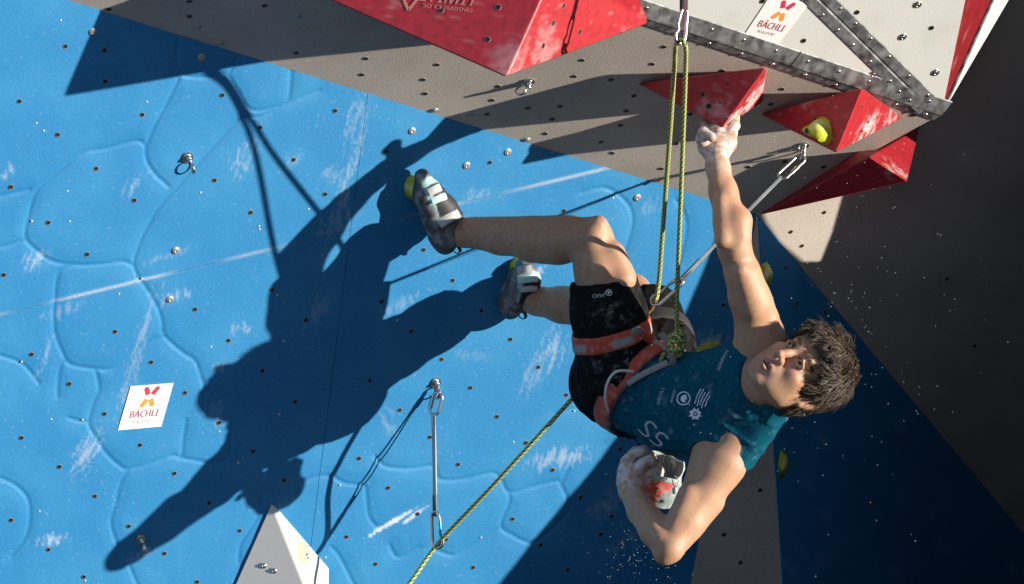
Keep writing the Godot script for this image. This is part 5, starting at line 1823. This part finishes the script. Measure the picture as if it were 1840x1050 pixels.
func band(fs: Array, cen: Vector3, ax: Vector3, w, thick: float, colf: Callable, a0 := 0.0, a1 := TAU, gap := 0.003, most := 0.2, seg := 72) -> ArrayMesh:
	# webbing wrapped round the clothed body: each spoke is pushed in until it meets the cloth
	var u := ax.cross(Vector3(0, 0, 1)).normalized()
	var t := ax.cross(u).normalized()
	var b := MB.new()
	var rr := PackedFloat32Array()
	var rows := 5
	for i in seg + 1:
		var a := lerpf(a0, a1, float(i) / seg)
		var dv := u * cos(a) + t * sin(a)
		for j in rows:
			var wd: float = w.call(float(i) / seg) if w is Callable else w
			var base := cen + ax * wd * (float(j) / (rows - 1) - 0.5)
			var q := 0.01
			for s in 200:
				var p := base + dv * q
				var d := 1.0
				for f in fs: d = minf(d, f.sample(p))
				if d > 0.0 or q > most: break
				q += clampf(-d * 0.6, 0.0012, 0.01)
			rr.append(q)
	# even out, as a strap under tension spans hollows
	var sm := rr.duplicate()
	for it in 3:
		for i in seg + 1:
			for j in rows:
				var l := clampi(i - 1, 0, seg) * rows + j
				var r := clampi(i + 1, 0, seg) * rows + j
				if a1 - a0 > 6.28:
					l = ((i - 1 + seg) % seg) * rows + j
					r = ((i + 1) % seg) * rows + j
				sm[i * rows + j] = maxf(rr[i * rows + j] - 0.001, (rr[l] + rr[r] + rr[i * rows + j]) / 3.0)
		rr = sm.duplicate()
	for i in seg + 1:
		var a := lerpf(a0, a1, float(i) / seg)
		var dv := u * cos(a) + t * sin(a)
		var wd: float = w.call(float(i) / seg) if w is Callable else w
		for j in rows:
			var base := cen + ax * wd * (float(j) / (rows - 1) - 0.5)
			var edge := 0.6 if j == 0 or j == rows - 1 else 0.0
			var sg := -1.0 if j == 0 else 1.0
			b.vert(base + dv * (rr[i * rows + j] + gap + thick * (1.0 - edge)), (dv + ax * edge * sg).normalized(), colf.call(float(i) / seg, float(j) / (rows - 1)))
		for j in [0, rows - 1]:
			var base := cen + ax * wd * (float(j) / (rows - 1) - 0.5)
			b.vert(base + dv * (rr[i * rows + j] - 0.006), ax * (-1.0 if j == 0 else 1.0), colf.call(float(i) / seg, float(j) / (rows - 1)))
	var st := rows + 2
	for i in seg:
		for j in rows - 1:
			var q := i * st + j
			b.face(q, q + 1, q + st + 1)
			b.face(q, q + st + 1, q + st)
		var e0 := i * st
		b.face(e0, e0 + rows, e0 + st + rows)
		b.face(e0, e0 + st + rows, e0 + st)
		var e1 := i * st + rows - 1
		b.face(e1, e1 + 2, e1 + st + 2)
		b.face(e1, e1 + st + 2, e1 + st)
	return b.done()

func ribbon(pts: Array, wd: float, side: Vector3, col: Color, thick := 0.3) -> ArrayMesh:
	var b := MB.new()
	add_tube(b, spline(pts, 6), wd, 8, true, 1.0, col, thick, side)
	return b.done()

func on_cloth(x: float, y: float, lift := 0.004) -> Vector3:
	var o := P(x, y, -420)
	var dv := (P(x, y, 100) - o).normalized()
	var p := shirt_f.march(o, dv, 1.2)
	var q := shorts_f.march(o, dv, 1.2)
	var r := p if p.distance_to(o) < q.distance_to(o) else q
	return r - dv * lift

func harness(who: Node3D) -> void:
	var red := lin(0.56, 0.075, 0.035)
	var grey := lin(0.34, 0.31, 0.30)
	var root := Node3D.new()
	root.name = "harness"
	who.add_child(root, true)
	var fs := [shirt_f, shorts_f]
	var stripes := func(s: float, t: float) -> Color:
		var c := red
		if t > 0.3 and t < 0.78 and fmod(s * 5.0 + 0.2, 1.0) > 0.58: c = grey
		return c.lerp(lin(0.6, 0.52, 0.48), clampf(noise.get_noise_2d(s * 3.0, t) * 1.2 - 0.15, 0, 0.3))
	var thigh := (P(1106, 650, -80) - P(1082, 500, -116)).normalized()
	part("leg_loop", band([shorts_f], P(1097, 600, -95), (thigh + Vector3(0.1, 0.03, 0)).normalized(), 0.046, 0.003, stripes, 0.0, TAU, 0.003, 0.112), M.webbing, root)
	part("leg_loop", band([shorts_f], P(1176, 612, -2), (P(1182, 628, -20) - P(1158, 556, 62)).normalized(), 0.045, 0.006, func(s, t): return lin(0.03, 0.03, 0.033), 0.0, TAU, 0.003, 0.1), M.webbing, root)
	var wax := (P(1215, 725, -115) - P(1125, 675, -55)).normalized()
	part("waist_belt", band([shirt_f], P(1152, 692, -72), (wax + Vector3(0.0, -0.35, 0.0)).normalized(), 0.048, 0.004, func(s, t):
		var c := red if (t > 0.2 and t < 0.85) else lin(0.05, 0.05, 0.055)
		return c.lerp(lin(0.6, 0.52, 0.48), clampf(noise.get_noise_2d(s * 3.0, t) * 1.2 - 0.15, 0, 0.3)), 0.0, TAU, 0.008), M.webbing, root)
	var v := Vector3(0.4, 0.9, 0.2)
	part("strap", ribbon([on_cloth(1136, 596, 0.008), on_cloth(1150, 598, 0.01), on_cloth(1170, 612, 0.012), on_cloth(1192, 628, 0.014), P(1206, 640, -165)], 0.012, v, grey), M.webbing, root)
	part("strap", ribbon([on_cloth(1152, 600, 0.014), on_cloth(1172, 613, 0.016)], 0.0125, v, red), M.webbing, root)
	part("strap", ribbon([on_cloth(1128, 690, 0.012), on_cloth(1150, 676, 0.014), on_cloth(1178, 662, 0.014), on_cloth(1200, 652, 0.014)], 0.009, v, grey), M.webbing, root)
	part("belay_loop", ribbon([P(1186, 600, -145), P(1198, 612, -165), P(1206, 634, -175), P(1210, 652, -172), P(1200, 660, -160)], 0.010, Vector3(0.9, 0.3, 0.2), lin(0.23, 0.2, 0.19)), M.webbing, root)
	part("gear_loop", tube(spline([on_cloth(1138, 668, 0.012), on_cloth(1108, 668, 0.02), on_cloth(1092, 688, 0.024), on_cloth(1088, 715, 0.022), on_cloth(1094, 740, 0.012)], 6), 0.0042, 8), M.print_pale, root)
	part("buckle", tube(PackedVector3Array(loop_path(on_cloth(1146, 588, 0.012), on_cloth(1152, 608, 0.012), Vector3(1, 0, 0.3), 0.008, 0.008)), 0.0028, 6, false), M.steel, root)
	part("haul_cord", tube(spline([P(1045, 630, -30), P(1040, 660, -10), P(1060, 712, 0), P(1092, 748, -10), P(1120, 772, -40), P(1150, 800, -70), P(1165, 830, -80)], 6), 0.0022, 6), mat("cord_black", lin(0.02, 0.02, 0.022), 0.8), root)

# ------------------------------------------------------------------ shoes
func shoes(who: Node3D) -> void:
	shoe(who, [[759, 318, -44, 15], [767, 350, -30, 24], [785, 388, -6, 27], [799, 426, 12, 27]], [[778, 346, -34, 19], [798, 374, -12, 22], [811, 396, 10, 25]], [800, 442, 20, 15], [757, 317], [800, 440], [Vector2(742, 328), Vector2(773, 436)],
		[[[770, 346], [812, 330], 8], [[776, 362], [826, 346], 7], [[788, 402], [840, 374], 11]], [820, 448, 22], 1.0)
	shoe(who, [[938, 478, 172, 13], [932, 502, 182, 20], [924, 530, 200, 23], [918, 548, 212, 23]], [[950, 486, 168, 15], [952, 505, 184, 18], [945, 528, 206, 21]], [916, 558, 216, 14], [945, 478], [918, 560], [Vector2(920, 478), Vector2(898, 560)],
		[[[930, 488], [982, 480], 8], [[930, 504], [984, 500], 8], [[934, 520], [980, 520], 7]], [938, 566, 210], -1.0)

func shoe(who: Node3D, sole: Array, inst: Array, heel: Array, toe: Array, hl: Array, line: Array, straps: Array, tab: Array, sgn: float) -> void:
	var f := fbox(P(toe[0], toe[1] - 25, sole[0][2] - 40), P(hl[0] + 20, hl[1] + 30, sole[3][2] + 50), 0.07, 0.0042)
	chain(f, sole, 0.02)
	chain(f, inst, 0.02)
	chain(f, [heel, sole[3]], 0.02)
	var l0: Vector2 = line[0]
	var l1: Vector2 = line[1]
	var ld := (l1 - l0).normalized()
	var ln := Vector2(ld.y, -ld.x)
	if ln.x < 0: ln = -ln
	var b := MB.new()
	f.net(b, func(p):
		var q := pic(p)
		var t := (Vector2(q.x, q.y) - l0).dot(ld) / l0.distance_to(l1)
		var d := (Vector2(q.x, q.y) - l0).dot(ln)
		var rub := lin(0.10, 0.098, 0.105).lerp(lin(0.4, 0.39, 0.39), clampf(noise.get_noise_3dv(p * 3.0) * 1.3 + 0.22, 0, 0.7))
		var teal := lin(0.42, 0.66, 0.64).lerp(lin(0.5, 0.53, 0.52), clampf(noise.get_noise_3dv(p * 3.0) * 1.4, 0, 0.7))
		var k := teal
		k = k.lerp(rub.lerp(lin(0.34, 0.35, 0.34), 0.55), smoothstep(0.40, 0.46, t) * smoothstep(27.0, 22.0, d))
		k = k.lerp(lin(0.03, 0.03, 0.033), smoothstep(0.08, 0.14, t) * smoothstep(27.0, 30.0, d))
		var sole_d := 12.0 + 5.0 * sin(clampf(t, 0, 1) * 3.0)
		k = k.lerp(rub, maxf(maxf(smoothstep(0.70, 0.75, t), smoothstep(sole_d + 3.0, sole_d - 1.0, d)), smoothstep(0.01, -0.04, t)))
		return k)
	var o := part("climbing_shoe", b.done(), M.rubber, who)
	var view := Vector3(0, 0, 1)
	for i in straps.size():
		var st: Array = straps[i]
		var pts := []
		for k in 7:
			var t := k / 6.0
			var x := lerpf(st[0][0], st[1][0], t)
			var y := lerpf(st[0][1], st[1][1], t) - 2.0 * sin(t * PI)
			var cp := P(x, y, sole[1][2] - 120)
			var dv := (P(x, y, 400) - cp).normalized()
			var h := f.march(cp, dv, 0.45)
			if h.distance_to(cp) > 0.32: continue
			pts.append(h - dv * 0.002)
		if pts.size() < 3: continue
		var col := lin(0.5, 0.72, 0.7) if i == 1 else lin(0.5, 0.51, 0.48)
		var e := (P(line[1].x, line[1].y, 0) - P(line[0].x, line[0].y, 0)).normalized()
		part("strap", ribbon(pts, px(st[2], 0), e, col, 0.28), M.webbing, o)
	var c := P(tab[0], tab[1], tab[2])
	var lp := []
	for q in arc(c, Vector3(0.7, -0.6, 0), Vector3(0.3, 0.6, 0.7), 0.014, 0, TAU, 12): lp.append(q)
	var tb := MB.new()
	add_tube(tb, spline(lp, 2), 0.005, 6, false, 1.0, lin(0.06, 0.06, 0.06), 0.35)
	part("pull_tab", tb.done(), M.webbing, o)

# ------------------------------------------------------------------ chalk bag
func chalk_bag() -> void:
	var up := Vector3(0.08, 0.78, 0.62).normalized()
	var m := P(1190, 838, -72)
	var xx := up.cross(Vector3(0, 0, 1)).normalized()
	var xf := Transform3D(Basis(xx, up.cross(xx), up), m)
	var root := thing("chalk_bag", m - up * 0.12, "small grey and coral chalk bag behind the climber's hip with a hand inside", "chalk bag")
	var b := MB.new()
	var prof := []
	for i in 22:
		var t := i / 21.0
		prof.append([0.062 * pow(minf(1.0, t * 2.2), 0.42) * (1.0 - 0.10 * smoothstep(0.6, 1.0, t)), lerpf(-0.142, -0.004, t)])
	var st := 0
	for i in prof.size():
		for j in 73:
			var a := TAU * j / 72
			var dv := Vector3(cos(a), sin(a), 0)
			var wob := 1.0 + 0.05 * noise.get_noise_2d(cos(a) * 0.25 + i * 0.04, sin(a) * 0.25)
			var nn := xf.basis * (dv + Vector3(0, 0, -0.8 if i < 4 else 0.0)).normalized()
			b.vert(xf * (dv * prof[i][0] * wob + Vector3(0, 0, prof[i][1])), nn, lin(0.24, 0.30, 0.29))
	for i in prof.size() - 1:
		for j in 72:
			var a := i * 73 + j
			b.face(a, a + 1, a + 74)
			b.face(a, a + 74, a + 73)
	for i in b.v.size():
		var q := pic(b.v[i])
		# coral front panel with a curved seam
		if q.x < 1214 - 0.75 * (q.y - 862) and q.y > 858: b.c[i] = lin(0.62, 0.12, 0.075)
		b.c[i] = b.c[i].lerp(lin(0.6, 0.6, 0.58), clampf(noise.get_noise_3dv(b.v[i] * 4.0) * 1.1, 0, 0.4))
	soften(b)
	part("pouch", b.done(), M.cloth, root)
	b = MB.new()
	lathe(b, xf, [[0.0565, -0.012], [0.0615, -0.010], [0.0625, 0.001], [0.0595, 0.004], [0.055, 0.001], [0.054, -0.012]], 48, lin(0.48, 0.56, 0.52))
	soften(b)
	part("rim", b.done(), M.cloth, root)
	b = MB.new()
	lathe(b, xf, [[0.055, 0.0], [0.050, -0.02], [0.040, -0.05], [0.0, -0.06]], 48, lin(0.2, 0.23, 0.23))
	for i in b.c.size(): b.c[i] = b.c[i].lerp(chalk_col, clampf(noise2.get_noise_3dv(b.v[i] * 4.0) * 1.5, 0, 0.6))
	soften(b)
	part("fleece_lining", b.done(), M.cloth, root)
	b = MB.new()
	var c := P(1190, 880, -160)
	var dv := (P(1190, 880, 100) - c).normalized()
	var at := xf * (Vector3(0.0, 0.0, -0.07)) + Vector3(0.008, -0.004, 0.0) + (xf.basis.y if xf.basis.y.z > 0 else -xf.basis.y) * 0.0635
	for i in 6:
		var a := TAU * i / 6
		var e := TAU * (i + 0.5) / 6
		var e2 := TAU * (i - 0.5) / 6
		var yy := (xf.basis.y if xf.basis.y.z > 0 else -xf.basis.y)
		b.poly([at, at + (xx * cos(e2) + up * sin(e2)) * 0.004, at + (xx * cos(a) + up * sin(a)) * 0.0105, at + (xx * cos(e) + up * sin(e)) * 0.004], yy, lin(0.02, 0.018, 0.016))
	part("emblem", b.done(), M.webbing, root)
	var cs := [P(1212, 856, -105), P(1219, 862, -110), P(1218, 872, -112), P(1212, 874, -110), P(1208, 862, -106)]
	part("drawcord", tube(spline(cs, 6), 0.0018, 6), M.print_pale, root)
	b = MB.new()
	lathe(b, Transform3D(Basis(Vector3(1, 0, 0), Vector3(0, 0, -1), Vector3(0, 1, 0)), P(1213, 882, -108)), [[0.0, -0.011], [0.007, -0.009], [0.0075, 0.006], [0.004, 0.01], [0.0, 0.011]], 10, lin(0.4, 0.42, 0.42))
	part("cord_lock", b.done(), M.webbing, root)

func soften(b: MB) -> void:
	# limp cloth: push the turned shape out of round
	for i in b.v.size():
		var p := b.v[i]
		var w := Vector3(noise3.get_noise_3dv(p * 1.6), noise3.get_noise_3dv(p * 1.6 + Vector3(4, 0, 0)), noise3.get_noise_3dv(p * 1.6 + Vector3(0, 5, 0)))
		var w2 := noise3.get_noise_3dv(p * 5.0)
		b.v[i] = p + w * 0.011 + b.n[i] * w2 * 0.003

func dust() -> void:
	# chalk grains knocked loose, hanging in the air round the climber
	var b := MB.new()
	var r2 := RandomNumberGenerator.new()
	r2.seed = 21
	for i in 330:
		var p: Vector3
		if i < 210: p = P(r2.randfn(1480.0, 150.0), r2.randfn(560.0, 190.0), r2.randf_range(-420, 0))
		else: p = P(r2.randfn(1160.0, 45.0), r2.randfn(990.0, 35.0), r2.randf_range(-260, 40))
		var s := r2.randf_range(0.0006, 0.0013)
		var ax := [Vector3(s, 0, 0), Vector3(0, s, 0), Vector3(0, 0, s)]
		for k in 8:
			var e := [ax[0] * (1 if k & 1 else -1), ax[1] * (1 if k & 2 else -1), ax[2] * (1 if k & 4 else -1)]
			b.tri(p + e[0], p + e[1], p + e[2], (e[0] + e[1] + e[2]).normalized(), lin(0.8, 0.8, 0.78))
	var o := part("chalk_dust", b.done(), M.hold_resin, self)
	tag(o, "fine white chalk dust drifting in the air around the climber", "chalk dust", "", "stuff")
